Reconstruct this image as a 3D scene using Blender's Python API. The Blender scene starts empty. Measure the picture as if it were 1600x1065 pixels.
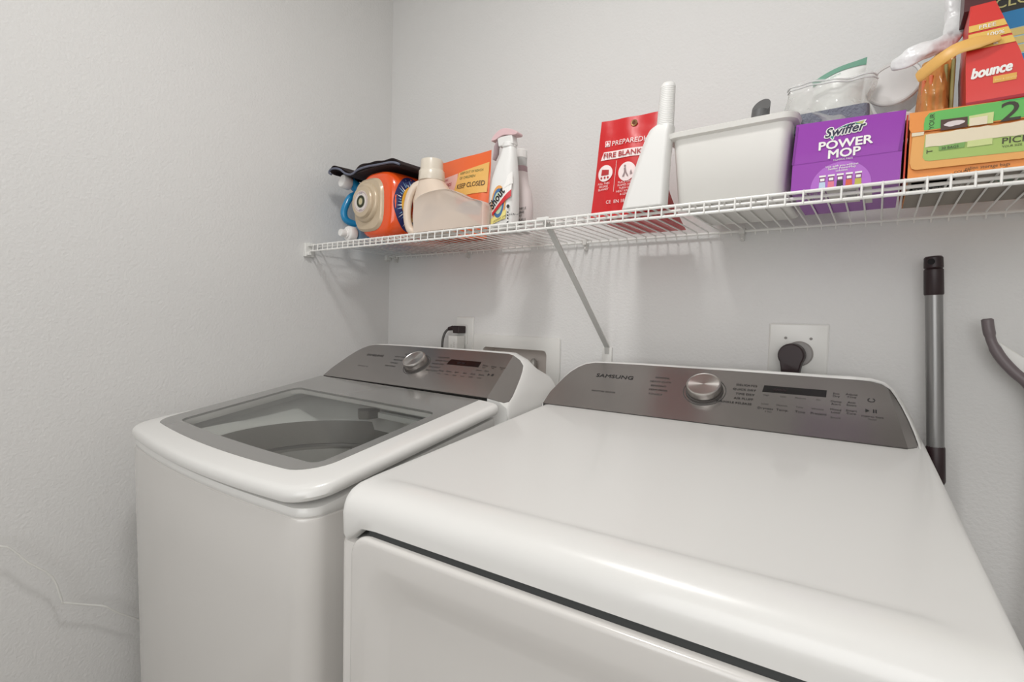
import bpy, math, random
from math import sin, cos, pi, radians, sqrt
from mathutils import Vector, Matrix
random.seed(7)
SC = bpy.context.scene
COL = SC.collection

# ------------------------------------------------------------------ camera
CAM_POS = Vector((1.4797, -1.2536, 1.1918))
YAW, PITCH, ROLL, FPX = -0.6266, -0.0467, 0.0266, 786.86
fw = Vector((sin(YAW)*cos(PITCH), cos(YAW)*cos(PITCH), sin(PITCH)))
rt = Vector((cos(YAW), -sin(YAW), 0)); up = rt.cross(fw)
r2 = rt*cos(ROLL) + up*sin(ROLL); u2 = -rt*sin(ROLL) + up*cos(ROLL)
cd = bpy.data.cameras.new('camera'); cam = bpy.data.objects.new('camera', cd); COL.objects.link(cam)
cam.matrix_world = Matrix(((r2.x, u2.x, -fw.x, CAM_POS.x), (r2.y, u2.y, -fw.y, CAM_POS.y), (r2.z, u2.z, -fw.z, CAM_POS.z), (0, 0, 0, 1)))
cd.sensor_width = 36.0; cd.lens = FPX/1600*36.0; cd.clip_start = 0.02
SC.camera = cam

# ------------------------------------------------------------------ world, lights, exposure
w = bpy.data.worlds.new('world'); SC.world = w; w.use_nodes = True
w.node_tree.nodes['Background'].inputs[0].default_value = (1.0, 0.995, 0.985, 1)
w.node_tree.nodes['Background'].inputs[1].default_value = .06
def area(name, loc, rot, sx, sy, energy, color=(1, 1, 1), shape='RECTANGLE'):
    l = bpy.data.lights.new(name, 'AREA'); l.shape = shape; l.size = sx; l.size_y = sy; l.energy = energy; l.color = color
    o = bpy.data.objects.new(name, l); COL.objects.link(o); o.location = loc; o.rotation_euler = rot; return o
def point_fill(name, loc, r, energy, color):
    l = bpy.data.lights.new(name, 'POINT'); l.shadow_soft_size = r; l.energy = energy; l.color = color
    o = bpy.data.objects.new(name, l); COL.objects.link(o); o.location = loc; return o
area('ceiling_lamp_light', (.98, -1.00, 2.40), (0, 0, 0), .22, .22, 8.2, (1.0, .992, .98), 'DISK')
point_fill('ceiling_fill_light', (.98, -1.00, 2.22), .13, .8, (1.0, .992, .98))  # added point fill below the lamp, brightens ceiling and upper walls
# added fill light behind the camera, lifts the corner and under the shelf
area('rear_fill_light', (1.8, -2.9, 1.7), (radians(90), 0, 0), 1.9, 1.8, 31, (1.0, .998, .992))
SC.view_settings.view_transform = 'Standard'; SC.view_settings.look = 'None'
SC.view_settings.gamma = 1.0; SC.view_settings.exposure = 0.14; SC.view_settings.use_curve_mapping = False

# ------------------------------------------------------------------ materials
def srgb(h):
    if isinstance(h, str):
        c = [int(h[i:i+2], 16)/255 for i in (0, 2, 4)]
    else:
        c = [x/255 for x in h]
    return tuple(x/12.92 if x <= .04045 else ((x+.055)/1.055)**2.4 for x in c) + (1,)
MATS = {}
def mat(name, col, rough=.5, metal=0., spec=.5, bump=None, sss=0., coat=0., trans=None, aniso=0., brushed=False):
    if name in MATS: return MATS[name]
    m = bpy.data.materials.new(name); m.use_nodes = True; nt = m.node_tree; b = nt.nodes['Principled BSDF']
    b.inputs['Base Color'].default_value = srgb(col); b.inputs['Roughness'].default_value = rough
    b.inputs['Metallic'].default_value = metal; b.inputs['Specular IOR Level'].default_value = spec
    if coat: b.inputs['Coat Weight'].default_value = coat; b.inputs['Coat Roughness'].default_value = .05
    if sss: b.inputs['Subsurface Weight'].default_value = sss; b.inputs['Subsurface Radius'].default_value = (.02, .02, .02); b.inputs['Subsurface Scale'].default_value = .4
    if bump:
        tc = nt.nodes.new('ShaderNodeTexCoord'); n = nt.nodes.new('ShaderNodeTexNoise'); bp = nt.nodes.new('ShaderNodeBump')
        n.inputs['Scale'].default_value = bump[0]; n.inputs['Detail'].default_value = bump[2] if len(bump) > 2 else 2
        bp.inputs['Strength'].default_value = bump[1]; bp.inputs['Distance'].default_value = bump[3] if len(bump) > 3 else .002
        nt.links.new(tc.outputs['Object'], n.inputs['Vector']); nt.links.new(n.outputs['Fac'], bp.inputs['Height']); nt.links.new(bp.outputs['Normal'], b.inputs['Normal'])
    if brushed:   # fine grain running up the panel
        tc = nt.nodes.new('ShaderNodeTexCoord'); mp = nt.nodes.new('ShaderNodeMapping'); n = nt.nodes.new('ShaderNodeTexNoise')
        mp.inputs['Scale'].default_value = (300, 6, 6); n.inputs['Scale'].default_value = 3; n.inputs['Detail'].default_value = 4
        mr = nt.nodes.new('ShaderNodeMapRange'); mr.inputs[3].default_value = rough-.02; mr.inputs[4].default_value = rough+.03
        nt.links.new(tc.outputs['Object'], mp.inputs[0]); nt.links.new(mp.outputs[0], n.inputs['Vector']); nt.links.new(n.outputs['Fac'], mr.inputs[0]); nt.links.new(mr.outputs[0], b.inputs['Roughness'])
    if trans is not None:   # thin clear plastic or glass: see-through mixed with the surface
        tr = nt.nodes.new('ShaderNodeBsdfTransparent'); tr.inputs[0].default_value = srgb(col)
        mx = nt.nodes.new('ShaderNodeMixShader'); mx.inputs[0].default_value = 1-trans
        out = nt.nodes['Material Output']
        nt.links.new(tr.outputs[0], mx.inputs[1]); nt.links.new(b.outputs[0], mx.inputs[2]); nt.links.new(mx.outputs[0], out.inputs[0])
    m.diffuse_color = srgb(col); MATS[name] = m; return m
def glassmat(name, tint, rough=.03, ior=1.5):
    if name in MATS: return MATS[name]
    m = bpy.data.materials.new(name); m.use_nodes = True; nt = m.node_tree; nt.nodes.remove(nt.nodes['Principled BSDF'])
    tr = nt.nodes.new('ShaderNodeBsdfTransparent'); tr.inputs[0].default_value = srgb(tint)
    gl = nt.nodes.new('ShaderNodeBsdfGlossy'); gl.inputs['Roughness'].default_value = rough
    lw = nt.nodes.new('ShaderNodeLayerWeight'); lw.inputs['Blend'].default_value = .5
    pw_ = nt.nodes.new('ShaderNodeMath'); pw_.operation = 'POWER'; pw_.inputs[1].default_value = 4.5; nt.links.new(lw.outputs['Facing'], pw_.inputs[0])
    fr = nt.nodes.new('ShaderNodeMath'); fr.operation = 'MULTIPLY_ADD'; fr.inputs[1].default_value = .9; fr.inputs[2].default_value = .04; nt.links.new(pw_.outputs[0], fr.inputs[0])
    mx = nt.nodes.new('ShaderNodeMixShader')
    nt.links.new(fr.outputs[0], mx.inputs[0]); nt.links.new(tr.outputs[0], mx.inputs[1]); nt.links.new(gl.outputs[0], mx.inputs[2]); nt.links.new(mx.outputs[0], nt.nodes['Material Output'].inputs[0])
    MATS[name] = m; return m

WALL = mat('wall_paint', (221, 220, 218), .75, bump=(150, .40, 3, .003))
CEIL = mat('ceiling_paint', (232, 230, 226), .9)
FLOOR = mat('floor_vinyl', (150, 144, 136), .5, bump=(8, .1))
BASEB = mat('trim_paint', (228, 226, 222), .4)
ENAMEL = mat('white_enamel', (226, 225, 222), .28, coat=.3)
ENAMELB = mat('cabinet_enamel', (214, 211, 207), .22, coat=.3)
PLASTW = mat('white_plastic', (228, 227, 223), .35)
WIREW = mat('shelf_vinyl', (236, 235, 231), .35)
PANEL = mat('control_panel_metal', (150, 146, 143), .25, metal=.75, brushed=True)
PANELE = mat('control_panel_edge', (84, 80, 78), .65, spec=.2)
GLASSF = mat('lid_glass_border', (128, 127, 124), .12, spec=.6, coat=.5)
GLASSW = glassmat('lid_window_glass', (232, 233, 231))
TUBC = mat('tub_cover_plastic', (218, 220, 217), .3)
RING = mat('balance_ring_plastic', (120, 117, 110), .35)
DRUM = mat('drum_steel', (206, 205, 201), .3, metal=.3)
BLACK = mat('black_gloss', (18, 15, 16), .2)
INK = mat('dark_print', (38, 36, 36), .5)
INKG = mat('grey_print', (74, 71, 69), .5)
CHROME = mat('knob_steel', (200, 196, 192), .25, metal=1.0)
GAPSHADE = mat('gap_shade', (52, 54, 54), .6)  # dark colour for the shade in the dryer door gap
MAROON = mat('maroon_black_plastic', (40, 22, 25), .45)
ALU = mat('grey_pole_metal', (140, 139, 138), .32, metal=.6)
WHITEI = mat('white_print', (240, 238, 234), .6)

# ------------------------------------------------------------------ helpers
ORIG = {}
def props(o, label=None, cat=None, group=None, kind=None):
    if label: o['label'] = label
    if cat: o['category'] = cat
    if group: o['group'] = group
    if kind: o['kind'] = kind
    return o
def thing(name, loc, label, cat, group=None):
    o = bpy.data.objects.new(name, None); COL.objects.link(o); o.location = loc; o.empty_display_size = .05
    ORIG[o.name] = Vector(loc); return props(o, label, cat, group)
class MB:
    def __init__(s): s.v = []; s.f = []; s.m = []
    def add(s, vs, fs, m=0):
        b = len(s.v); s.v += [tuple(p) for p in vs]; s.f += [tuple(b+i for i in f) for f in fs]; s.m += [m]*len(fs); return s
    def box(s, x0, x1, y0, y1, z0, z1, m=0, F=None):
        vs = [(x, y, z) for x in (x0, x1) for y in (y0, y1) for z in (z0, z1)]
        if F: vs = [F(*p) for p in vs]
        return s.add(vs, [(0, 1, 3, 2), (4, 6, 7, 5), (0, 4, 5, 1), (2, 3, 7, 6), (0, 2, 6, 4), (1, 5, 7, 3)], m)
    def loft(s, loops, m=0, cap0=True, cap1=True, closed=True, ms=None):
        n = len(loops[0]); assert all(len(l) == n for l in loops); vs = [p for l in loops for p in l]; b = len(s.v); s.v += [tuple(p) for p in vs]
        for k in range(len(loops)-1):
            for i in range(n if closed else n-1):
                j = (i+1) % n; s.f.append((b+k*n+i, b+k*n+j, b+(k+1)*n+j, b+(k+1)*n+i)); s.m.append(ms[k] if ms else m)
        if cap0: s.f.append(tuple(b+i for i in range(n))[::-1]); s.m.append(ms[0] if ms else m)
        if cap1: s.f.append(tuple(b+(len(loops)-1)*n+i for i in range(n))); s.m.append(ms[-1] if ms else m)
        return s
    def tube(s, pts, r, seg=8, m=0, caps=True, flat=None):
        P = [Vector(p) for p in pts]; n = len(P); R = r if isinstance(r, (list, tuple)) else [r]*n
        T = [(P[min(i+1, n-1)]-P[max(i-1, 0)]).normalized() for i in range(n)]
        a = Vector((0, 0, 1)) if abs(T[0].z) < .9 else Vector((1, 0, 0))
        N = (a-T[0]*a.dot(T[0])).normalized(); loops = []
        for i in range(n):
            N = (N-T[i]*N.dot(T[i])).normalized(); Bn = T[i].cross(N)
            fx, fy = flat if flat else (1, 1)
            loops.append([P[i]+N*(R[i]*fx*cos(2*pi*k/seg))+Bn*(R[i]*fy*sin(2*pi*k/seg)) for k in range(seg)])
        return s.loft(loops, m, caps, caps)
    def lathe(s, prof, o, ax=(0, 0, 1), seg=32, m=0, caps=True, ms=None, sx=1., sy=1.):
        ax = Vector(ax).normalized(); a = Vector((1, 0, 0)) if abs(ax.x) < .9 else Vector((0, 1, 0))
        N = (a-ax*a.dot(ax)).normalized(); Bn = ax.cross(N); o = Vector(o)
        loops = [[o+ax*h+N*(r*sx*cos(2*pi*k/seg))+Bn*(r*sy*sin(2*pi*k/seg)) for k in range(seg)] for r, h in prof]
        return s.loft(loops, m, caps, caps, ms=ms)
    def poly(s, pts, m=0): return s.add(pts, [tuple(range(len(pts)))], m)
    def prism(s, pts, d, m=0):
        d = Vector(d); A = [Vector(p) for p in pts]; return s.loft([A, [p+d for p in A]], m)
    def grid(s, fn, nu, nv, m=0):
        vs = [fn(i/nu, j/nv) for i in range(nu+1) for j in range(nv+1)]
        return s.add(vs, [(i*(nv+1)+j, (i+1)*(nv+1)+j, (i+1)*(nv+1)+j+1, i*(nv+1)+j+1) for i in range(nu) for j in range(nv)], m)
    def text(s, txt, F, x, y, size, m=1, bold=0., shear=0., align='LEFT', rot=0., sx=1.):
        c = bpy.data.curves.new('t', 'FONT'); c.body = txt; c.size = size; c.align_x = align; c.shear = shear; c.resolution_u = 3
        o = bpy.data.objects.new('t', c); me = o.to_mesh()
        cr, sr = cos(rot), sin(rot); w_ = bold*size*.5
        offs = [(0, 0)] if bold < .012 else [(w_*cos(pi*k/4), w_*sin(pi*k/4)) for k in range(8)]
        p0, p1, p2 = Vector(F(x, y)), Vector(F(x+size*.2, y)), Vector(F(x, y+size*.2)); nn = (p1-p0).cross(p2-p0); nn = nn.normalized() if nn.length > 0 else nn
        nn = -nn if nn.dot(CAM_POS-p0) < 0 else nn
        for kk, (dx, dy) in enumerate(offs):
            vs = [Vector(F(x+((v.co.x*sx+dx)*cr-(v.co.y+dy)*sr), y+((v.co.x*sx+dx)*sr+(v.co.y+dy)*cr)))+nn*(.00003*kk) for v in me.vertices]
            s.add(vs, [tuple(p.vertices) for p in me.polygons], m)
        o.to_mesh_clear(); bpy.data.objects.remove(o); bpy.data.curves.remove(c); return s
    def build(s, name, mats, parent=None, loc=None, bevel=0, seg=3, sharp=38, label=None, cat=None, group=None, kind=None, sub=0, solid=0, flipfix=True):
        if not isinstance(mats, (list, tuple)): mats = [mats]
        if parent is not None: org = ORIG[parent.name]
        else:
            if loc is None:
                xs = [p[0] for p in s.v]; ys = [p[1] for p in s.v]; zs = [p[2] for p in s.v]
                loc = ((min(xs)+max(xs))/2, (min(ys)+max(ys))/2, min(zs))
            org = Vector(loc)
        me = bpy.data.meshes.new(name); me.from_pydata([(p[0]-org.x, p[1]-org.y, p[2]-org.z) for p in s.v], [], s.f)
        for q in mats: me.materials.append(q)
        me.polygons.foreach_set('material_index', s.m); me.polygons.foreach_set('use_smooth', [True]*len(s.f)); me.update()
        import bmesh
        bm = bmesh.new(); bm.from_mesh(me); bmesh.ops.recalc_face_normals(bm, faces=[f for f in bm.faces]); bm.to_mesh(me); bm.free()
        me.set_sharp_from_angle(angle=radians(sharp))
        o = bpy.data.objects.new(name, me); COL.objects.link(o); ORIG[o.name] = org
        if parent is not None: o.parent = parent
        else: o.location = org
        if solid: q = o.modifiers.new('solid', 'SOLIDIFY'); q.thickness = solid; q.offset = 0
        if bevel:
            q = o.modifiers.new('bevel', 'BEVEL'); q.width = bevel; q.segments = seg; q.limit_method = 'ANGLE'; q.angle_limit = radians(35)
            q = o.modifiers.new('wn', 'WEIGHTED_NORMAL'); q.keep_sharp = False
        if sub: q = o.modifiers.new('sub', 'SUBSURF'); q.levels = sub; q.render_levels = sub
        return props(o, label, cat, group, kind)
def rrect(x0, x1, y0, y1, r, z, n=6, F=None):
    """plan loop of a rounded rectangle, r may be 4 radii: (x0y0, x1y0, x1y1, x0y1)"""
    R = r if isinstance(r, (tuple, list)) else (r,)*4; out = []
    for (cx, cy, a0, rr) in ((x0+R[0], y0+R[0], pi, R[0]), (x1-R[1], y0+R[1], 1.5*pi, R[1]), (x1-R[2], y1-R[2], 0, R[2]), (x0+R[3], y1-R[3], .5*pi, R[3])):
        for k in range(n+1):
            a = a0+.5*pi*k/n; out.append((cx+rr*cos(a), cy+rr*sin(a), z))
    return [F(*p) for p in out] if F else out
def smooth(a, b, x):
    t = max(0., min(1., (x-a)/(b-a))); return t*t*(3-2*t)
def catmull(P, n=6):
    P = [Vector(p) for p in P]; out = []
    for i in range(len(P)-1):
        a, b, c, d = P[max(i-1, 0)], P[i], P[i+1], P[min(i+2, len(P)-1)]
        for k in range(n):
            t = k/n; out.append(.5*((2*b)+(c-a)*t+(2*a-5*b+4*c-d)*t*t+(3*b-a-3*c+d)*t*t*t))
    out.append(P[-1]); return out
def structure(mb, name, m, **k): return mb.build(name, m, kind='structure', **k)

# ------------------------------------------------------------------ the room
structure(MB().box(-.12, 0, -3.0, .12, 0, 2.44), 'wall_left', WALL)
bw = MB()
for a in ((0, .464, 0, 2.44), (.703, 2.6, 0, 2.44), (.464, .703, 0, .915), (.464, .703, 1.097, 2.44)): bw.box(a[0], a[1], 0, .12, a[2], a[3])
structure(bw, 'wall_back', WALL)
structure(MB().box(2.6, 2.72, -3.0, .12, 0, 2.44), 'wall_right', WALL)
structure(MB().box(-.12, 2.72, -3.0, .12, -.1, 0), 'floor', FLOOR)
structure(MB().box(-.12, 2.72, -3.0, .12, 2.44, 2.54), 'ceiling', CEIL)
structure(MB().box(0, .014, -3.0, 0, 0, .09), 'baseboard_left', BASEB, bevel=.004)
structure(MB().box(.014, 2.6, -.014, 0, 0, .09), 'baseboard_back', BASEB, bevel=.004)

# ------------------------------------------------------------------ washer
t = thing('washing_machine', (.47, -.45, 0), 'white top-load washing machine with grey-framed glass lid, in the corner', 'washing machine')
WX0, WX1, WYF, WYB = .125, .818, -.842, -.075
def bow(x): return -.024*(1-((x-(WX0+WX1)/2)/((WX1-WX0)/2))**2)
def wloop(ins, zf, yb=WYB, r=.035, n=8, bw=1.):
    L = rrect(WX0+ins, WX1-ins, WYF+ins, yb-ins*.2, (r, r, .01, .01), 0, n)
    # subdivide the front run so that the bow reads
    out = []
    for i, p in enumerate(L):
        out.append(p); q = L[(i+1) % len(L)]
        if i % (n+1) == n:
            for k in range(1, 16): out.append((p[0]+(q[0]-p[0])*k/16, p[1]+(q[1]-p[1])*k/16, 0))
    res = []
    for x, y, _ in out:
        f = smooth(-.55, WYF, y); y2 = y+bow(max(WX0, min(WX1, x)))*f*bw
        res.append((x, y2, zf(x, y2)))
    return res
b = MB()
b.loft([wloop(.010, lambda x, y: .03), wloop(.008, lambda x, y: .3), wloop(.002, lambda x, y: .75), wloop(0, lambda x, y: .878), wloop(.001, lambda x, y: .883), wloop(.004, lambda x, y: .885)], cap1=False)
b.build('cabinet', ENAMELB, t)
def ztop(y): return .940+.163*(min(y, -.385)+.80)
# collar: its sides climb to meet the lid
def zc(x, y): return .899+(ztop(y)-.034-.899)*smooth(-.845, -.72, y)
b = MB()
b.loft([wloop(i_, z_, yb=-.388) for i_, z_ in ((.004, lambda x, y: .884), (.0015, lambda x, y: .887), (.001, lambda x, y: zc(x, y)-.006), (.003, lambda x, y: zc(x, y)), (.010, lambda x, y: zc(x, y)+.002), (.024, lambda x, y: zc(x, y)+.004), (.03, lambda x, y: zc(x, y)-.004), (.032, lambda x, y: zc(x, y)-.03))], cap0=False, cap1=False)
b.build('top_collar', ENAMEL, t)
# lid: white rim round the glass, border falls away at the sides
LYB = -.392
def lzl(x, y, dz): return ztop(y)+dz
LX0, LX1, LYF = .133, .826, -.848
GX0, GX1, GYF = .172, .771, -.803
WNX0, WNX1, WNYF, WNYB = .225, .748, -.775, -.50
def lloop(k, dz, r=None, n=8, bulge=1.):
    """k = 0 at the outer edge of the lid, 1 at the edge of the glass, 2 at the window"""
    if k <= 1:
        x0, x1, yf, yb = LX0+(GX0-LX0)*k, LX1+(GX1-LX1)*k, LYF+(GYF-LYF)*k, LYB; rr, rl = .055, .034
    else:
        q = k-1; x0, x1, yf, yb = GX0+(WNX0-GX0)*q, GX1+(WNX1-GX1)*q, GYF+(WNYF-GYF)*q, LYB+(WNYB-LYB)*q; rr = .055-.035*q; rl = .034-.016*q
    L = rrect(x0, x1, yf, yb, (rl, rr, .004 if k <= 1 else .02*(k-1)+.004, .004 if k <= 1 else .02*(k-1)+.004), 0, n); out = []
    for i, p in enumerate(L):
        out.append(p); q = L[(i+1) % len(L)]
        if i % (n+1) == n:
            for j in range(1, 16): out.append((p[0]+(q[0]-p[0])*j/16, p[1]+(q[1]-p[1])*j/16, 0))
    res = []
    for x, y, _ in out:
        f = smooth(-.6, yf, y); y2 = y+bow(max(WX0, min(WX1, x)))*f*(1.0 if k <= 1 else 1.-.4*(k-1))
        d = dz(x, y2) if callable(dz) else dz
        res.append((x, y2, ztop(y2)+d-.014*max(0, GX0-x)/(GX0-LX0)*smooth(-.80, -.62, y2)))
    return res
b = MB()
b.loft([lloop(.25, -.026), lloop(.05, -.024), lloop(0, -.018), lloop(.015, -.0115), lloop(.05, -.0065), lloop(.12, -.0035), lloop(.25, -.0018), lloop(.6, -.0006), lloop(.9, .0002), lloop(1, .0003), lloop(1.0, -.003)], cap0=False, cap1=False)
b.loft([lloop(.25, -.026), lloop(1, -.022), lloop(1.9, -.020), lloop(1.98, -.014), lloop(2.0, -.004)], cap0=False, cap1=False)
lid = b.build('lid', ENAMEL, t)
b = MB(); b.loft([lloop(1.0, -.001), lloop(1.005, .0008), lloop(1.5, .001), lloop(2, .001), lloop(2.0, -.0035)], cap0=False, cap1=False)
b.build('glass_border', GLASSF, lid)
b = MB(); L = lloop(2, .0006); b.poly(L); b.build('glass_window', GLASSW, lid)
# dark bar standing in for the shade in the hinge gap behind the lid
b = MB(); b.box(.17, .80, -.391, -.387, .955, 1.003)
b.build('hinge_gap_shade', PANELE, t)
# tub cover with round opening
TC = Vector((.472, -.605, .905)); TR = .235
b = MB(); n = 64
def sqpt(a, x0, x1, y0, y1):
    c, s_ = cos(a), sin(a); cx, cy = (x0+x1)/2, (y0+y1)/2; hx, hy = (x1-x0)/2, (y1-y0)/2
    k = 1/max(abs(c)/hx, abs(s_)/hy); return cx+c*k, cy+s_*k
outer = [sqpt(2*pi*k/n, .16, .79, -.80, -.385) for k in range(n)]
def tl(t_, zf):
    out = []
    for k in range(n):
        a = 2*pi*k/n; cx, cy = TC.x+TR*cos(a), max(-.81, TC.y+TR*sin(a)); ox, oy = outer[k]
        x, y = cx+(ox-cx)*t_, cy+(oy-cy)*t_; out.append((x, y, zf(x, y)))
    return out
b.loft([tl(1.0, lambda x, y: ztop(y)-.03), tl(.96, lambda x, y: ztop(y)-.048), tl(.7, lambda x, y: ztop(y)-.062+.004), tl(.35, lambda x, y: .918), tl(.06, lambda x, y: .908), tl(0, lambda x, y: .902), tl(0, lambda x, y: .88)], cap0=False, cap1=False)
tub = b.build('tub_cover', TUBC, t)
b = MB(); b.lathe([(TR-.001, -.004), (TR-.006, -.002), (TR-.012, -.035), (TR-.018, -.06), (TR-.010, -.064), (TR-.012, -.07), (TR-.020, -.075)], TC, seg=64, caps=False)
b.build('balance_ring', RING, t)
b = MB(); b.lathe([(TR-.020, -.075), (TR-.022, -.13), (TR-.016, -.136), (TR-.016, -.142), (TR-.024, -.15), (TR-.024, -.30), (TR-.018, -.307), (TR-.024, -.315), (TR-.024, -.55), (TR-.05, -.58), (.02, -.57)], TC, seg=64, caps=False)
b.build('drum', DRUM, t)
b = MB(); b.lathe([(.19, -.565), (.17, -.55), (.06, -.53), (.045, -.49), (.03, -.48), (.001, -.475)], TC, seg=48, caps=False)
b.build('wash_plate', PLASTW, t)
# dispensers at the rear of the tub
b = MB(); F = lambda x, y, z: (x, y, z)
b.loft([rrect(.52, .75, -.475, -.405, .012, .945), rrect(.52, .75, -.475, -.405, .012, .957), rrect(.527, .743, -.468, -.412, .01, .960), rrect(.53, .74, -.465, -.415, .01, .950)], cap0=True)
def FT(x, y): return (x, y, .9515)
b.text('DETERGENT', FT, .60, -.446, .013, 1, .01); b.text('MAX', FT, .66, -.43, .010, 1, .01)
b.build('detergent_drawer', [TUBC, INKG], t)
b = MB(); b.loft([[(.425, -.455, z), (.455, -.475, z), (.475, -.46, z), (.475, -.425, z), (.455, -.41, z)] for z in (.93, .952)])
b.build('bleach_cup', RING, t, bevel=.003)

# ------------------------------------------------------------------ control consoles
OUT = [(-.005, 0), (-.004, .02), (-.003, .038), (.004, .065), (.0118, .092), (.021, .115), (.034, .134), (.051, .148), (.073, .1545), (.12, .157), (.19, .1585), (.30, .159), (.42, .160), (.50, .160), (.56, .159), (.60, .1565)]
def make_console(t, A, e1, e2, right, kc, zdrop, backd, side):
    """A: base left corner, e1 along, e2 up the panel; right: right-hand part of the outline in (s, t)"""
    A = Vector(A); e1 = Vector(e1).normalized(); e2 = Vector(e2); e2 = (e2-e1*e2.dot(e1)).normalized(); n = e1.cross(e2).normalized()
    h = Vector((-e1.y, e1.x, 0)).normalized()
    out = [p for p in OUT if p[0] < right[0][0]-.01]+right          # open path: left base, over the top, right base
    sr = right[-1][0]                                               # base right s
    cr_ = lambda s, tt: s-(sr-kc*tt)                                # > 0 on the facet beyond the crease
    def facet(s, tt): return -.55*max(0., cr_(s, tt))
    def S(s, tt, d=0.): return A+e1*s+e2*tt+n*(facet(s, tt)+d)
    main, fac = [], []
    for p, q in zip(out, out[1:]+[None]):
        (main if cr_(*p) <= 1e-5 else fac).append(p)
        if q and (cr_(*p) <= 1e-5) != (cr_(*q) <= 1e-5):
            k = cr_(*p)/(cr_(*p)-cr_(*q)); X = (p[0]+(q[0]-p[0])*k, p[1]+(q[1]-p[1])*k); main.append(X); fac.insert(0, X) if len(fac) == 0 else fac.append(X)
    if main[-1] != out[-1]: main.append(out[-1])
    if fac[-1] != out[-1]: fac.append(out[-1])
    b = MB(); b.poly([S(p[0], p[1], .0012) for p in main], 0); b.poly([S(p[0], p[1], .0012) for p in fac], 0)
    rim = [p for p in out]
    b.loft([[S(p[0], p[1], d) for p in rim] for d in (-.002, .0011)], 1, cap0=False, cap1=False)
    panel = b
    # shell
    def ringf(o, yk, yadd, zk, dz=0):
        res = []
        for i, (s, tt) in enumerate(path):
            a = path[max(i-1, 0)]; c = path[min(i+1, len(path)-1)]
            tx, ty = c[0]-a[0], c[1]-a[1]; l = sqrt(tx*tx+ty*ty) or 1; ox, oy = -ty/l, tx/l
            q = S(s+ox*o, max(tt, 0)+oy*o)-A
            if tt < 0: q.z += tt*1.0
            y = q.dot(h); z = q.z; lat = q.dot(e1)
            res.append(A+e1*lat+h*(y*yk+yadd)+Vector((0, 0, z*(zk if z > 0 else 1)+(dz if z > 0 else 0))))
        return res
    sm = max(p[0] for p in out); up_ = [p for p in out if not (p[1] < .019 and p[0] > .3)]
    path = [(out[0][0]-.001, -zdrop), (out[0][0]-.001, -.002)]+up_+[(sm+side*.6, .0), (sm+side, -zdrop*.4), (sm+side, -zdrop)]
    b = MB(); kb = backd/.235; b.loft([ringf(-.001, 1, 0, 1, 0), ringf(.0014, 1, .0008, 1, .0004), ringf(.003, .97, .006, 1, .0004), ringf(.006, .82, .035*kb, 1, 0), ringf(.009, .55, .085*kb, .97), ringf(.011, .30, .13*kb, .86), ringf(.012, .12, .175*kb, .70), ringf(.012, 0, backd, .50)], cap0=False, cap1=True, closed=False)
    low = [p for p in out if p[1] < .0401 and p[0] > .3]
    tri = [S(p[0], p[1], -.0004) for p in low]+[S(sr, 0, -.0004)+Vector((0, 0, -zdrop)), S(sm+side, 0, 0)+Vector((0, 0, -zdrop)), S(sm+side*.6, 0, 0), S(sm, .02, 0)]
    b.add(tri+[S(sr+.6*(sm-sr), .006, .0)], [(i, (i+1) % len(tri), len(tri)) for i in range(len(tri))], 0)
    shell = b
    return panel, shell, S, n
def panel_text(b, S, items):
    for it in items:
        txt, x, y, size = it[:4]; al = it[4] if len(it) > 4 else 'CENTER'; m = it[5] if len(it) > 5 else 2; bold = it[6] if len(it) > 6 else .008
        b.text(txt, lambda u, v: S(u, v, .0019), x, y, size, m, bold, 0, al, 0, it[7] if len(it) > 7 else 1.15)
def knob(t, S, n, s, tt, R1=.042, r=.034, hh=.022):
    c = S(s, tt, .0013); b = MB()
    b.lathe([(R1, 0), (R1, .0006), (R1-.0016, .0006), (R1-.0016, 0)], c, n, 48, caps=False)
    ringo = b.build('dial_ring', INKG, t)
    b = MB(); b.lathe([(r+.003, 0), (r+.0025, .004), (r-.004, .004)], c, n, 48, caps=False); b.build('dial_base', PANELE, t)
    b = MB(); b.lathe([(r-.002, .0), (r-.001, .003), (r-.001, .004), (r, .0045), (r, hh-.003), (r-.001, hh-.001), (r-.003, hh), (r-.004, hh-.0008), (.012, hh-.0014), (.0005, hh-.0016)], c, n, 64)
    m = CHROME.copy(); nt = m.node_tree; B_ = nt.nodes['Principled BSDF']; loc = c-ORIG[t.name]   # lathe-turned face: grain runs round the dial centre
    tc = nt.nodes.new('ShaderNodeTexCoord'); sb = nt.nodes.new('ShaderNodeVectorMath'); sb.operation = 'SUBTRACT'; sb.inputs[1].default_value = loc
    cr = nt.nodes.new('ShaderNodeVectorMath'); cr.operation = 'CROSS_PRODUCT'; cr.inputs[1].default_value = n
    nm = nt.nodes.new('ShaderNodeVectorMath'); nm.operation = 'NORMALIZE'
    nt.links.new(tc.outputs['Object'], sb.inputs[0]); nt.links.new(sb.outputs[0], cr.inputs[0]); nt.links.new(cr.outputs[0], nm.inputs[0]); nt.links.new(nm.outputs[0], B_.inputs['Tangent'])
    B_.inputs['Anisotropic'].default_value = .85; B_.inputs['Roughness'].default_value = .3
    return b.build('dial', m, t, sharp=30)

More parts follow.
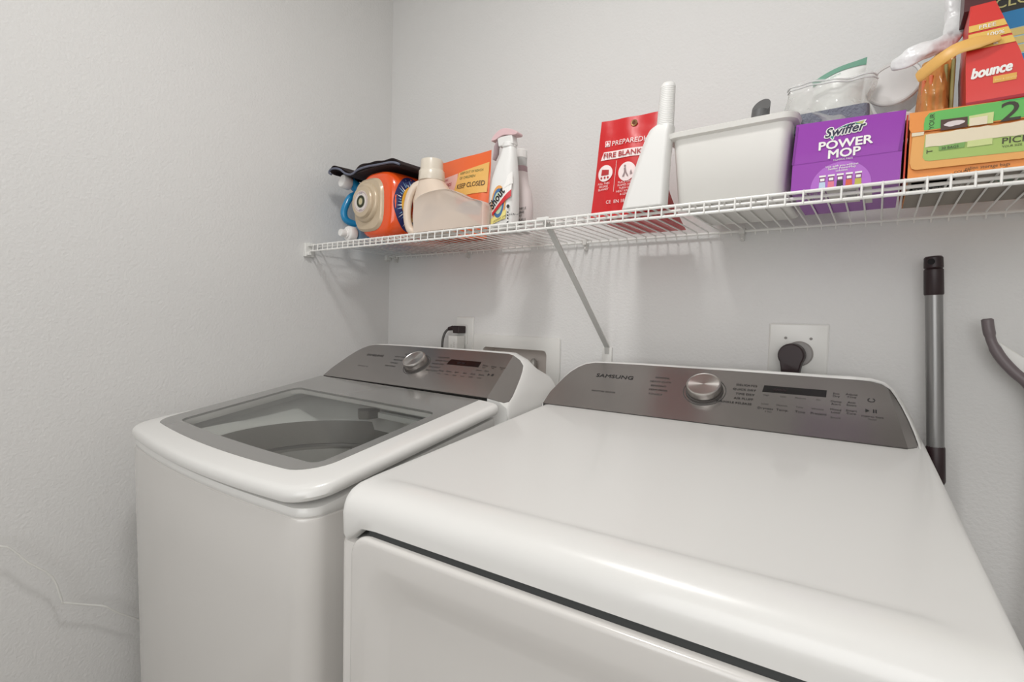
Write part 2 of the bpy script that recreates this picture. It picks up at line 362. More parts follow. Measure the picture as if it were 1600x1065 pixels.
WR = [(.595, .150), (.608, .139), (.614, .122), (.6195, .1), (.6265, .065), (.631, .039), (.632, .020), (.625, .010), (.592, .0)]
e1 = Vector((.59, .020, .000)); A = (.182, -.3885, 1.0080)
pan, sh, S, n = make_console(t, A, e1, (-.004, .12, .085), WR, .10, .062, .235, .008)
items = [('SAMSUNG', .117, .103, .0115, 'CENTER', 2, .02, 1.35), ('VRT PLUS  4.5', .112, .055, .0062, 'CENTER', 3, .01)]
for k, s_ in enumerate(('NORMAL', 'HEAVY DUTY', 'BEDDING', 'TOWELS', 'PERM PRESS')): items.append((s_, .250-.006*k+(.008 if k in (0, 4) else 0), .121-.0135*k, .0068, 'RIGHT', 2))
for k, s_ in enumerate(('DELICATES', 'QUICK WASH', 'RINSE+SPIN', 'SPIN ONLY', 'SELF CLEAN')): items.append((s_, .352-.001*k, .121-.0135*k, .0068, 'LEFT', 2))
for k, s_ in enumerate(('Temp', 'Rinse', 'Spin', 'Soil', 'Soak', 'Extra')): items.append((s_, .40+.026*k, .070, .0066)); items.append(('Level', .40+.026*k, .0595, .0048))
for k, s_ in enumerate(('Delay', 'Deep', 'Power')): items.append((s_, .520+.027*k, .105-.001*k, .0062)); items.append((('End', 'Fill', 'On')[k], .520+.027*k, .098, .0052))
for k, s_ in enumerate(('Smart', 'Care')): items.append((s_, .512+.024*k, .086, .0060))
panel_text(pan, S, items)
def playmark(b, S, x, y, k=1.):
    b.poly([S(x-.009*k, y-.004*k, .0019), S(x-.009*k, y+.004*k, .0019), S(x-.003*k, y, .0019)], 2)
    for q in (.002, .0055): b.poly([S(x+q*k, y-.004*k, .0019), S(x+(q+.002)*k, y-.004*k, .0019), S(x+(q+.002)*k, y+.004*k, .0019), S(x+q*k, y+.004*k, .0019)], 2)
playmark(pan, S, .556, .076)
con = sh.build('console', ENAMEL, t)
pan.build('control_panel', [PANEL, PANELE, INK, INKG], t, sharp=50)
knob(t, S, n, .302, .086, .040, .032)
b = MB(); b.add([S(.399, .0985, .0016), S(.503, .0985, .0016), S(.500, .119, .0016), S(.400, .119, .0016)], [(0, 1, 2, 3)]); b.text('88:88', lambda u, v: S(u, v, .0022), .43, .104, .011, 1, 0, .1)
b.build('display', [BLACK, mat('display_segments', (52, 40, 42), .4)], t)
# body of the console below the shell, down to the cabinet
b = MB(); b.loft([rrect(.128, .8175, -.385, -.082, (.004, .004, .03, .03), z) for z in (.884, .940)]+[rrect(.131, .8155, -.383, -.084, (.004, .004, .03, .03), .944)])
b.build('rear_deck', ENAMEL, t)

# ------------------------------------------------------------------ dryer
t = thing('clothes_dryer', (1.21, -.45, 0), 'white clothes dryer with grey control panel, standing right of the washer', 'dryer')
BL, BR, FL, FR = Vector((.8475, -.246, .990)), Vector((1.560, -.205, .993)), Vector((.877, -.828, .9465)), Vector((1.586, -.785, .953))
def Dm(u, v, z=0.):    # u 0..1 across, v 0 back .. 1 front
    p = BL*(1-u)*(1-v)+BR*u*(1-v)+FL*(1-u)*v+FR*u*v; return Vector((p.x, p.y, p.z+z))
DW, DD = .710, .583
def dtop(x, y, dz):    # x across in metres, y from the front edge towards the back in metres
    return Dm(x/DW, 1-y/DD, dz)
VB = .575+.11         # reaches under the console
def dloop(ins, dz, fi=None, r=.016):
    fi = ins if fi is None else fi
    L = rrect(ins, DW-ins, fi, VB-ins*.1, (r, r, .01, .01), 0, 8); out = []
    for i, p in enumerate(L):
        out.append(p); q = L[(i+1) % len(L)]
        if i % 9 == 8:
            for j in range(1, 24): out.append((p[0]+(q[0]-p[0])*j/24, p[1]+(q[1]-p[1])*j/24, 0))
    return [dtop(x, y, (dz(x, y) if callable(dz) else dz)-.0045*(1-smooth(0, .052, y))+(.0022*(1-smooth(.052, .064, y)))*smooth(.03, .07, x)*(1-smooth(DW-.07, DW-.03, x))) for x, y, _ in out]
b = MB()
b.loft([dloop(.006, lambda x, y: -.070+(.022*smooth(.022, .048, x)*(1-smooth(DW-.048, DW-.022, x)) if y < .06 else 0), .012),
        dloop(.001, lambda x, y: -.068+(.022*smooth(.022, .048, x)*(1-smooth(DW-.048, DW-.022, x)) if y < .06 else 0), .004),
        dloop(0, lambda x, y: -.060+(.016*smooth(.022, .048, x)*(1-smooth(DW-.048, DW-.022, x)) if y < .06 else 0), .001),
        dloop(0, -.030, 0.), dloop(.0004, -.020, .0015), dloop(.001, -.012, .005), dloop(.0025, -.0055, .011), dloop(.0055, -.0018, .019), dloop(.010, -.0004, .028), dloop(.016, 0, .037)]
       + [dloop(.016+k, 0, .037+k*.9) for k in (.006, .012, .018, .024, .030, .037, .05, .09, .15, .21, .26, .30)], cap0=False)
b.build('top_panel', ENAMEL, t, sharp=50)
# cabinet under the top panel
def cab(x, y, z): p = Dm(x/DW, 1-y/DD); return Vector((p.x, p.y, z))
def cloop(ins, zf, fi):
    L = rrect(ins, DW-ins, fi, VB-.004, (.016, .016, .008, .008), 0, 8); out = []
    for i, p in enumerate(L):
        out.append(p); q = L[(i+1) % len(L)]
        if i % 9 == 8:
            for j in range(1, 24): out.append((p[0]+(q[0]-p[0])*j/24, p[1]+(q[1]-p[1])*j/24, 0))
    return [cab(x, y, (Dm(x/DW, 1-y/DD).z-zf if zf > 0 else .03)) for x, y, _ in out]
b = MB(); b.loft([cloop(.002, -1, .004), cloop(.0, .078, .002), cloop(.001, .073, .003), cloop(.005, .0715, .007)])
b.build('cabinet', ENAMELB, t)
# dark block painting the shade in the gap above the door
b = MB()
def dq(x, z, y): p = cab(x, y, 0); p.z = Dm(x/DW, 1).z+z; return p
DX0, DX1 = .036, DW-.036
b.loft([[dq(x, z, y) for (x, z) in ((.062, -.08), (DW-.062, -.08), (DW-.062, -.044), (.062, -.044))] for y in (.0018, .018)])
b.build('door_gap_shade', GAPSHADE, t)
# door slab with a shallow pressed field
def doorloop(ins, y, rr=.03, bot=-.62):
    L = rrect(DX0+ins, DX1-ins, bot+ins, -.0535-ins, (rr, rr, rr, rr), 0, 6); out = []
    for i, p in enumerate(L):
        out.append(p); q = L[(i+1) % len(L)]
        if i % 7 == 6:
            for j in range(1, 12): out.append((p[0]+(q[0]-p[0])*j/12, p[1]+(q[1]-p[1])*j/12, 0))
    res = []
    for x, z, _ in out:
        yy = y+.0045-.004*(1-((x-DW/2)/(DW/2))**2)
        res.append(dq(x, z, yy))
    return res
b = MB(); b.loft([doorloop(.002, .004), doorloop(0, -.006), doorloop(.0008, -.0105), doorloop(.003, -.0125), doorloop(.007, -.013), doorloop(.030, -.013), doorloop(.036, -.0127, .04), doorloop(.052, -.0092, .05), doorloop(.066, -.0050, .05), doorloop(.072, -.0044, .05), doorloop(.12, -.0042, .04), doorloop(.22, -.0042, .02)], cap1=True)
b.build('door', ENAMELB, t, sharp=60)
DR = [(.631, .1575), (.648, .150), (.660, .138), (.668, .122), (.676, .100), (.6845, .070), (.691, .040), (.694, .022), (.692, .012), (.6785, .0)]
e1 = Vector((.676, .040, .003)); A = (.8525, -.248, .991)
OUTR = [p for p in OUT if p[0] <= .56]+[(.60, .160)]
OUT_SAVE = OUT; OUT = OUTR
pan, sh, S, n = make_console(t, A, e1, (-.006, .12, .09), DR, .154, .012, .150, .004)
OUT = OUT_SAVE
items = [('SAMSUNG', .137, .1055, .0155, 'CENTER', 2, .025, 1.3), ('MOISTURE SENSOR', .127, .056, .0058, 'CENTER', 3, .02)]
for k, s_ in enumerate(('NORMAL', 'HEAVY DUTY', 'BEDDING', 'PERM PRESS', 'TOWELS')): items.append((s_, (.264, .272, .266, .274, .268)[k]-.002*k, .117-.0133*k, .0068, 'RIGHT', 2 if k < 4 else 3))
for k, s_ in enumerate(('DELICATES', 'QUICK DRY', 'TIME DRY', 'AIR FLUFF', 'WRINKLE RELEASE')): items.append((s_, .441-.001*k, .1155-.0133*k, .0070, 'RIGHT', 2, .02))
for k, (a_, b_, c_) in enumerate((('High', 'Level', 'Dryness'), ('Low', 'Medium', 'Temp.'), ('Medium', 'Time', 'Time'), ('On', 'Wrinkle', 'Prevent'))):
    x = .460+.0295*k; items += [(a_, x, .093, .0048, 'CENTER', 3), (b_, x, .068, .0052, 'CENTER', 3), (c_, x+.002, .055, .0072, 'CENTER', 2)]
items += [('3 Sec', .468, .048, .005, 'CENTER', 3)]
for k, (a_, b_) in enumerate((('Eco', 'Dry'), ('Damp', 'Alert'), ('Mixed', 'Load'))): items += [(a_, .577, .1135-.0215*k, .0062), (b_, .577, .1065-.0215*k, .0062)]
for k, (a_, b_) in enumerate((('Adjust', 'Time'), ('Anti', 'Static'), ('Smart', 'Care'))): items += [(a_, .601, .1145-.0215*k, .0062), (b_, .601, .1075-.0215*k, .0062)]
items += [('Hold to Start', .632, .062, .0052), ('Pause', .632, .056, .0046, 'CENTER', 3), ('Smart', .577, .050, .0058, 'CENTER', 3)]
panel_text(pan, S, items)
playmark(pan, S, .631, .078)
for k in range(22):     # power symbol, an open ring and a bar
    a0 = radians(115+310*k/22); a1 = radians(115+310*(k+1)/22)
    pan.poly([S(.631+.0058*cos(a0), .106+.0050*sin(a0), .0019), S(.631+.0058*cos(a1), .106+.0050*sin(a1), .0019), S(.631+.0046*cos(a1), .106+.0039*sin(a1), .0019), S(.631+.0046*cos(a0), .106+.0039*sin(a0), .0019)], 2)
sh.build('console', ENAMEL, t)
pan.build('control_panel', [PANEL, PANELE, INK, INKG], t, sharp=50)
knob(t, S, n, .343, .090, .043, .0345, .022)
b = MB(); b.add([S(.4515, .1035, .0016), S(.561, .1035, .0016), S(.5615, .1225, .0016), S(.4535, .1225, .0016)], [(0, 1, 2, 3)]); b.text('88:88', lambda u, v: S(u, v, .0022), .47, .108, .011, 1, 0, .1)
b.build('display', [BLACK, mat('display_segments', (52, 40, 42), .4)], t)

# ------------------------------------------------------------------ wire shelf
ZS = 1.4047; YF = -.3272; YB = -.012; XE = 2.3
t = thing('wire_shelf', (1.2, 0, ZS), 'long white wire shelf along the back wall above washer and dryer', 'shelf')
b = MB(); b.tube([(.006, YF, ZS-.001), (XE, YF, ZS-.001)], .0028, 8); b.build('front_rail', WIREW, t, label='top front rail of the shelf')
b = MB(); b.tube([(.006, YF-.001, ZS-.0195), (XE, YF-.001, ZS-.0195)], .0028, 8); b.build('lip_rail', WIREW, t)
b = MB(); b.tube([(.004, YB, ZS-.003), (XE, YB, ZS-.003)], .0028, 8); b.build('back_rail', WIREW, t)
for y in (-.295,): b = MB(); b.tube([(.004, y, ZS-.0035), (XE, y, ZS-.0035)], .0028, 8); b.build('cross_rail', WIREW, t)
b = MB(); X0 = 1.4758
for k in range(-58, 33):
    x = X0+k*.0254
    if x < .006: continue
    b.tube([(x, YB+.002, ZS-.012), (x, YB, ZS-.002), (x, YB-.004, ZS+.0008), (x, YF+.001, ZS+.0012), (x, YF-.0028, ZS-.001), (x, YF-.0038, ZS-.021)], .0014 if False else .0016, 6)
b.build('deck_wires', WIREW, t)
# left wall bracket
b = MB(); b.loft([rrect(.0, .012, YF-.020, YF+.012, .003, z) for z in (ZS-.038, ZS+.004)])
b.loft([rrect(.0, .022, YF-.016, YF-.004, .003, z) for z in (ZS-.034, ZS-.024)])
b.box(0, .02, YF-.012, YF+.008, ZS-.006, ZS+.006)
b.build('end_bracket', PLASTW, t, bevel=.0015)
b = MB(); b.box(.0, .014, YB-.012, YB+.01, ZS-.016, ZS+.002); b.build('end_bracket', PLASTW, t, bevel=.0015)
# diagonal brace
b = MB(); P0 = Vector((.884, YF+.012, ZS-.006)); P1 = Vector((.893, -.008, 1.118)); P2 = Vector((.893, -.0035, 1.085))
b.loft([[p+Vector((dx, dy, dz)) for dx, dy, dz in ((-.007, 0, 0), (.007, 0, 0), (.007, .0035, .0035), (-.007, .0035, .0035))] for p in (P0, P0.lerp(P1, .5), P1, P2)])
b.tube([P0+Vector((0, -.012, .008)), P0+Vector((0, -.004, .0)), P0], .0045, 6)
br = b.build('brace', mat('brace_paint', (196, 195, 191), .45), t, bevel=.0008)
b = MB(); b.loft([rrect(.879, .907, -.0055, 0, .002, z) for z in (1.068, 1.118)]); b.lathe([(.0045, 0), (.0045, .003), (.002, .004)], (.893, -.0055, 1.078), (0, -1, 0), 12)
b.build('brace_foot', PLASTW, br)
for i, x in enumerate((.045, .39, .82, 1.22, 1.75)):
    b = MB(); b.box(x-.006, x+.006, -.020, 0, ZS-.010, ZS+.004); b.box(x-.004, x+.004, -.012, 0, ZS-.024, ZS-.008); b.lathe([(.004, 0), (.003, .003)], (x, -.012, ZS-.018), (0, -1, 0), 10)
    b.build('wall_clip', mat('clear_clip', (214, 212, 208), .3), t, bevel=.001)
b = MB(); b.box(.868, .900, YF-.004, YF+.006, ZS-.003, ZS+.005); b.build('splice_clip', PLASTW, t, bevel=.0015)

# ------------------------------------------------------------------ wall fittings
t = thing('washer_outlet_box', (.585, 0, .88), 'white recessed laundry valve box with two pipes, in the wall behind the washer', 'outlet box')
b = MB()
o_, i_ = rrect(.423, .747, .875, 1.136, .008, 0, 6), rrect(.464, .703, .915, 1.097, .014, 0, 6)
o2 = rrect(.424, .746, .876, 1.135, .008, 0, 6)
f = lambda L, y: [(p[0], y, p[1]) for p in L]
b.loft([f(o_, -.0005), f(o_, -.006), f(o2, -.008), f(i_, -.008), f(i_, -.004)], cap0=False, cap1=False)
b.build('face_frame', PLASTW, t)
b = MB(); b.loft([f(i_, -.004), f(rrect(.4645, .7025, .9155, 1.0965, .014, 0, 6), .055)], cap0=False); b.build('recess_box', mat('recess_plastic', (226, 217, 210), .5), t)
for x in (.545, .630):
    b = MB(); b.lathe([(.011, -.14), (.011, -.02), (.010, -.008), (.004, 0)], (x, .036, 1.068), seg=20)
    b.build('hammer_arrestor', mat('arrestor_tube', (186, 182, 177), .35, metal=.3), t)
    b = MB(); b.lathe([(.014, 0), (.014, .03)], (x, .036, .925), seg=20); b.tube([(x, .03, .94), (x, -.012, .93), (x, -.03, .90), (x, -.03, .80)], .011, 12)
    b.build('valve', mat('hose_grey', (120, 118, 116), .5), t)
def plate(t, x0, x1, z0, z1):
    b = MB(); b.loft([f(rrect(x0, x1, z0, z1, .003, 0, 4), -.0003), f(rrect(x0, x1, z0, z1, .003, 0, 4), -.003), f(rrect(x0+.003, x1-.003, z0+.003, z1-.003, .003, 0, 4), -.006)], cap0=False)
    return b.build('cover_plate', PLASTW, t)
t = thing('wall_outlet', (.378, 0, 1.07), 'small white wall outlet plate between the corner and the laundry box', 'outlet')
plate(t, .345, .419, 1.072, 1.190)
b = MB(); b.loft([f(rrect(.364, .398, 1.098, 1.166, .006, 0, 4), y) for y in (-.006, -.0085)]); b.build('receptacle', PLASTW, t)
t = thing('power_plug', (.376, -.02, 1.139), 'black power plug in the small wall outlet with grey cord behind the washer', 'plug')
b = MB(); b.loft([rrect(.364, .392, -.044, -.009, .004, z) for z in (1.136, 1.160)]); b.build('plug_body', MAROON, t, bevel=.003)
b = MB(); b.tube([(.366, -.028, 1.150), (.352, -.031, 1.152), (.338, -.034, 1.149)], [.0075, .008, .006], 10); b.build('strain_relief', MAROON, t)
b = MB(); b.tube(catmull([(.340, -.034, 1.1495), (.327, -.037, 1.138), (.319, -.040, 1.115), (.316, -.040, 1.08), (.315, -.040, 1.0), (.315, -.04, .7)], 5), .0042, 8); b.build('cord', mat('grey_cord', (92, 90, 88), .5), t)
t = thing('plug_adapter', (.375, -.025, 1.08), 'white plastic plug adapter below the black plug in the small outlet', 'adapter')
b = MB(); b.loft([rrect(.352, .390, -.052, -.0095, .005, z) for z in (1.075, 1.128)])
FA = lambda u, v: (u, -.0525, v)
b.text('24W', FA, .384, 1.083, .013, 1, .01, 0, 'LEFT', pi/2); b.text('USB', FA, .371, 1.083, .010, 1, .01, 0, 'LEFT', pi/2)
b.build('adapter_body', [PLASTW, mat('pale_emboss', (196, 194, 190), .5)], t, bevel=.003)
t = thing('dryer_outlet', (1.34, 0, 1.07), 'large square white outlet plate on the back wall above the dryer', 'outlet')
plate(t, 1.2845, 1.398, 1.076, 1.1945)
b = MB(); b.lathe([(.027, 0), (.027, .004), (.025, .006), (.0245, .005)], (1.345, -.006, 1.130), (0, -1, 0), 40); b.build('receptacle', mat('socket_grey', (150, 146, 143), .4), t)
for x in (1.318, 1.366):
    b = MB(); b.lathe([(.003, 0), (.003, .001)], (x, -.006, 1.163), (0, -1, 0), 12); b.box(x-.0024, x+.0024, -.0074, -.0068, 1.1626, 1.1634); b.build('screw', mat('screw_grey', (140, 136, 132), .5), t)
t = thing('dryer_plug', (1.335, -.03, 1.10), 'dark maroon-black round dryer plug in the square outlet, cord running down behind the dryer', 'plug')
b = MB()
pts = [(cos(a)*.0255, sin(a)*.0255) for a in [radians(-35+250*k/20) for k in range(21)]]
pts = [(x*1.0, z) for x, z in pts]+[(-.0185, -.028), (-.0175, -.045), (.0155, -.045), (.018, -.028)]
P = lambda y, k=1.: [(1.334+x*k, y, 1.127+z*k) for x, z in pts]
b.loft([P(-.012, .98), P(-.014), P(-.040), P(-.044, .96), P(-.046, .88)])
b.build('plug_body', MAROON, t)
b = MB(); b.tube([(1.334, -.028, 1.085), (1.334, -.030, 1.04), (1.334, -.030, .80)], [.0155, .0135, .011], 12); b.build('cord', MAROON, t)

# charging cord on the left wall
b = MB(); b.tube(catmull([(.020, -1.20, .72), (.030, -1.10, .705), (.036, -1.042, .692), (.036, -1.024, .677), (.036, -1.000, .641), (.036, -.962, .594), (.033, -.946, .532), (.032, -.941, .525), (.032, -.892, .497), (.036, -.868, .484), (.034, -.842, .455), (.032, -.803, .420), (.03, -.74, .35), (.06, -.66, .16), (.06, -.6, .004)], 3), .0022, 8)
b.build('thin_cord', PLASTW, label='thin white cord with kinks hanging along the left wall beside the washer', cat='cord')

# ------------------------------------------------------------------ mop and curved handle
t = thing('mop', (1.600, -.045, 0), 'grey mop pole with maroon-black hanging grip standing behind the dryer\'s right corner', 'mop')
mp = lambda z: Vector((1.557+(1.324-z)*.058, -.042, z))
b = MB(); b.tube([mp(.97), mp(1.26)], .0132, 20); b.tube([mp(.03), mp(.93)], .0105, 16); b.build('pole', ALU, t)
b = MB(); b.tube([mp(1.2535), mp(1.2555), mp(1.300), mp(1.302), mp(1.304), mp(1.322), mp(1.3245)], [.0135, .0148, .0146, .0128, .0146, .0142, .012], 20)
q = mp(1.314); b.lathe([(.0055, 0), (.0055, .001)], q+Vector((-.004, -.0140, .0)), (-.2, -1, 0), 14, m=1)
b.build('grip', [MAROON, mat('hole_dark', (14, 8, 10), .8)], t)
b = MB(); b.tube([mp(.905), mp(.91), mp(.972), mp(.976)], [.0125, .0145, .0145, .0125], 16); b.build('lock_collar', MAROON, t)
b = MB(); b.loft([rrect(1.53+.035, 1.67, -.085, -.022, .012, z) for z in (.002, .03)]); b.build('mop_head', mat('mop_head_grey', (110, 108, 106), .8), t, bevel=.004)
GREYP = mat('mauve_grey_plastic', (112, 102, 104), .4)
t = thing('floor_sweeper', (1.715, -.06, 0), 'mauve-grey curved handle with white inner panel leaning on the back wall right of the mop', 'sweeper')
pts = catmull([(1.6345, -.050, 1.212), (1.637, -.050, 1.195), (1.643, -.050, 1.170), (1.655, -.052, 1.145), (1.672, -.054, 1.122), (1.692, -.056, 1.100), (1.712, -.058, 1.06), (1.720, -.058, 1.0)], 5)
b = MB(); b.tube(pts, [.006, .0085]+[.0085]*6+[.0072]*4+[.0085]*(len(pts)-12), 14); b.build('handle', GREYP, t)
b = MB(); pl_ = [(1.648, 1.176), (1.662, 1.165), (1.690, 1.143), (1.73, 1.125), (1.74, 1.02), (1.722, 1.0), (1.714, 1.04), (1.70, 1.085), (1.676, 1.115), (1.660, 1.140)]
b.prism([(x, -.048, z) for x, z in pl_], (0, .03, 0)); b.build('inner_panel', PLASTW, t, bevel=.003)
b = MB(); b.tube([(1.722, -.058, 1.02), (1.718, -.058, .60), (1.715, -.058, .10)], .0095, 14); b.build('pole', GREYP, t)
b = MB(); b.loft([rrect(1.63, 1.81, -.11, -.02, .02, z) for z in (.002, .09)]+[rrect(1.65, 1.79, -.1, -.03, .02, .11)]); b.build('sweeper_head', GREYP, t, bevel=.004)

# ------------------------------------------------------------------ things on the shelf
Z0 = ZS+.0036
def bottle(b, cx, cy, prof, m=0, pw=.4, n=32, ang=0., cap=True):
    """prof rows: z, half width, half depth, x shift"""
    loops = []
    for row in prof:
        z, a, d = row[:3]; sx = row[3] if len(row) > 3 else 0; L = []
        for k in range(n):
            th = 2*pi*k/n; c, s_ = cos(th), sin(th); e = pw*2
            x = a*(abs(c)**e)*(1 if c > 0 else -1)+sx; y = d*(abs(s_)**e)*(1 if s_ > 0 else -1)
            L.append((cx+x*cos(ang)-y*sin(ang), cy+x*sin(ang)+y*cos(ang), z))
        loops.append(L)
    b.loft(loops, m, True, cap)
BLUE = mat('blue_jug_plastic', (24, 134, 186), .25, coat=.3)
CAPW = mat('white_cap_plastic', (236, 234, 231), .35)
# blue jug, lying with its mouth towards the room
t = thing('detergent_jug', (.12, -.16, Z0), 'blue jug with loop handle and white cap, leftmost on the shelf under the dark cloth', 'jug')
b = MB(); loops = []
for y, a, h_ in ((-.205, .030, .045), (-.195, .040, .068), (-.15, .046, .088), (-.06, .046, .09), (-.035, .043, .085), (-.030, .036, .07)):
    loops.append([(.125+a*cos(q)*(abs(cos(q))**-.35 if abs(cos(q)) > .01 else 1), y, 1.500+h_*sin(q)*(abs(sin(q))**-.35 if abs(sin(q)) > .01 else 1)) for q in [2*pi*k/32+.01 for k in range(32)]])
b.loft(loops); b.build('jug_body', BLUE, t)
b = MB(); b.tube([(.108, -.252, 1.605), (.112, -.230, 1.592), (.118, -.20, 1.565), (.12, -.16, 1.55)], [.017, .018, .028, .04], 20); b.build('neck', BLUE, t)
b = MB(); b.lathe([(.0195, 0), (.021, .002), (.021, .026), (.019, .029), (.001, .0295)], (.104, -.252, 1.600), (-.10, -1, .18), 24); b.build('cap', CAPW, t)
b = MB(); hp = catmull([(.118, -.220, 1.575), (.112, -.252, 1.560), (.109, -.270, 1.530), (.108, -.276, 1.502), (.111, -.266, 1.482), (.12, -.235, 1.474), (.13, -.20, 1.472)], 6)
b.tube(hp, .0105, 14); b.build('handle', BLUE, t)
t = thing('detergent_bottle', (.15, -.2, Z0), 'small blue bottle lying on the shelf with white spout cap below the blue jug', 'bottle')
b = MB(); b.lathe([(.012, 0), (.024, .006), (.027, .014), (.028, .03), (.028, .052), (.02, .058)], (.150, -.268, Z0+.029), (0, 1, 0), 28, ms=[1, 1, 1, 0, 0, 0]); b.build('bottle_body', [BLUE, mat('pale_blue_plastic', (118, 152, 178), .3)], t)
b = MB(); b.lathe([(.0205, 0), (.0225, .003), (.0225, .022), (.018, .024)], (.150, -.293, Z0+.028), (0, 1, 0), 24); cp = b.build('cap', CAPW, t)
b = MB(); b.lathe([(.010, 0), (.011, .002), (.011, .018), (.014, .020), (.014, .024)], (.148, -.317, Z0+.027), (0, 1, 0), 18); b.build('spout', CAPW, cp)
# orange jug
ORJ = mat('orange_jug_plastic', (232, 84, 28), .22, coat=.4)
BEIGE = mat('beige_cap_plastic', (200, 182, 156), .28, metal=.15)
t = thing('detergent_jug', (.31, -.18, Z0), 'orange detergent jug with large round beige cap facing forward, under the dark cloth', 'jug')
JX, JZ = .290, 1.507
def jl(y, a, h_, e=.62, dx=0., n=48):
    return [(JX+dx+a*abs(cos(q))**e*(1 if cos(q) > 0 else -1), y, JZ+h_*abs(sin(q))**e*(1 if sin(q) > 0 else -1)) for q in [2*pi*k/n for k in range(n)]]
JP = [(-.302, .055, .07), (-.300, .066, .084), (-.292, .077, .092), (-.275, .086, .0955), (-.24, .095, .0965), (-.18, .099, .0965), (-.10, .098, .095), (-.05, .09, .09), (-.03, .075, .075), (-.028, .06, .06)]
b = MB(); b.loft([jl(*p) for p in JP])
# round label on the right flank
def flank(u, v, d=.0012):     # u runs towards the wall, v up; on the +x face
    y = -.243+u; z = JZ+v; a, hh = JP[0][1:]
    for p, q in zip(JP, JP[1:]):
        if p[0] <= y <= q[0]: k = (y-p[0])/(q[0]-p[0]); a = p[1]+(q[1]-p[1])*k; hh = p[2]+(q[2]-p[2])*k
    sq = min(.98, abs(v)/hh); q = math.asin(sq**(1/.62)); x = JX+a*cos(q)**.62
    return (x+d, y-d*.5, z)
def disc(b, ru, rv, d, m, fn, n=36, cu=0., cv=0., r0=0.):
    for k in range(n):
        a0, a1 = 2*pi*k/n, 2*pi*(k+1)/n
        for j in range(6):
            p, q = r0+(1-r0)*j/6, r0+(1-r0)*(j+1)/6
            b.poly([fn(cu+ru*p*cos(a0), cv+rv*p*sin(a0), d), fn(cu+ru*q*cos(a0), cv+rv*q*sin(a0), d), fn(cu+ru*q*cos(a1), cv+rv*q*sin(a1), d), fn(cu+ru*p*cos(a1), cv+rv*p*sin(a1), d)], m)
disc(b, .053, .078, .0008, 1, flank)
for k in range(40):      # pale burst splinters on the navy label
    a = 2*pi*(k+random.uniform(-.3, .3))/40; r0 = random.uniform(.048, .055); r1 = random.uniform(.064, .075); wd = random.uniform(.02, .05)
    b.poly([flank(.68*r0*cos(a-wd), r0*sin(a-wd), .0014), flank(.68*r1*cos(a), r1*sin(a), .0014), flank(.68*r0*cos(a+wd), r0*sin(a+wd), .0014)], 2 if k % 3 else 5)
disc(b, .034, .050, .0016, 3, flank); disc(b, .027, .040, .0022, 4, flank); disc(b, .020, .030, .0028, 0, flank)
b.text('Tide', lambda u, v: flank(u, v, .0034), 0, -.010, .026, 1, .03, .1, 'CENTER')
jug = b.build('jug_body', [ORJ, mat('label_navy', (32, 40, 92), .35), mat('label_pale_blue', (140, 182, 212), .35), mat('label_yellow', (246, 190, 72), .35), mat('label_orange', (240, 120, 36), .35), WHITEI], t)
# beige plate, stepped boss and round sticker
b = MB(); c = JX-.032
def bl(y, a, h_, dx=0., e=.62): return jl(y, a, h_, e, dx)
b.loft([bl(-.285, .066, .078, -.022), bl(-.303, .064, .076, -.024), bl(-.309, .058, .070, -.025)])
b.build('cap_plate', BEIGE, t)
b = MB(); ctr = Vector((JX-.030, -.306, JZ+.006))
b.lathe([(.055, 0), (.053, .008), (.050, .011), (.045, .0125), (.044, .018), (.041, .021), (.03, .022), (.0005, .022)], ctr, (0, -1, 0), 48, sy=1.05)
cap = b.build('cap', BEIGE, t)
b = MB(); FS = lambda u, v, d=0.: (ctr.x+u, ctr.y-.0225-d, ctr.z+v)
disc(b, .031, .031, 0, 0, FS); disc(b, .029, .029, .0004, 1, FS, r0=.9); disc(b, .018, .018, .0004, 2, FS); disc(b, .017, .016, .0008, 4, FS, r0=.62)
for k in range(12):
    a = 2*pi*k/12+.3; b.poly([FS(.014*cos(a-.3), .014*sin(a-.3), .0008), FS(.017*cos(a), .017*sin(a), .0008), FS(.012*cos(a+.35), .012*sin(a+.35), .0008)], 3 if 0 < a % 6.28 < 1.6 else 4)
disc(b, .008, .009, .0010, 5, FS)
b.text('STOP', lambda u, v: FS(u, v, .0006), 0, .021, .006, 3, .01, 0, 'CENTER'); b.text('INFO', lambda u, v: FS(u, v, .0006), 0, -.026, .006, 3, .01, 0, 'CENTER')
b.build('sticker', [mat('sticker_white', (222, 214, 208), .45), mat('sticker_ring', (196, 172, 168), .5), mat('sticker_grey', (112, 108, 102), .5), mat('sticker_violet', (66, 62, 120), .5), mat('sticker_olive', (88, 92, 66), .5), mat('sticker_sand', (196, 186, 148), .5)], cap)
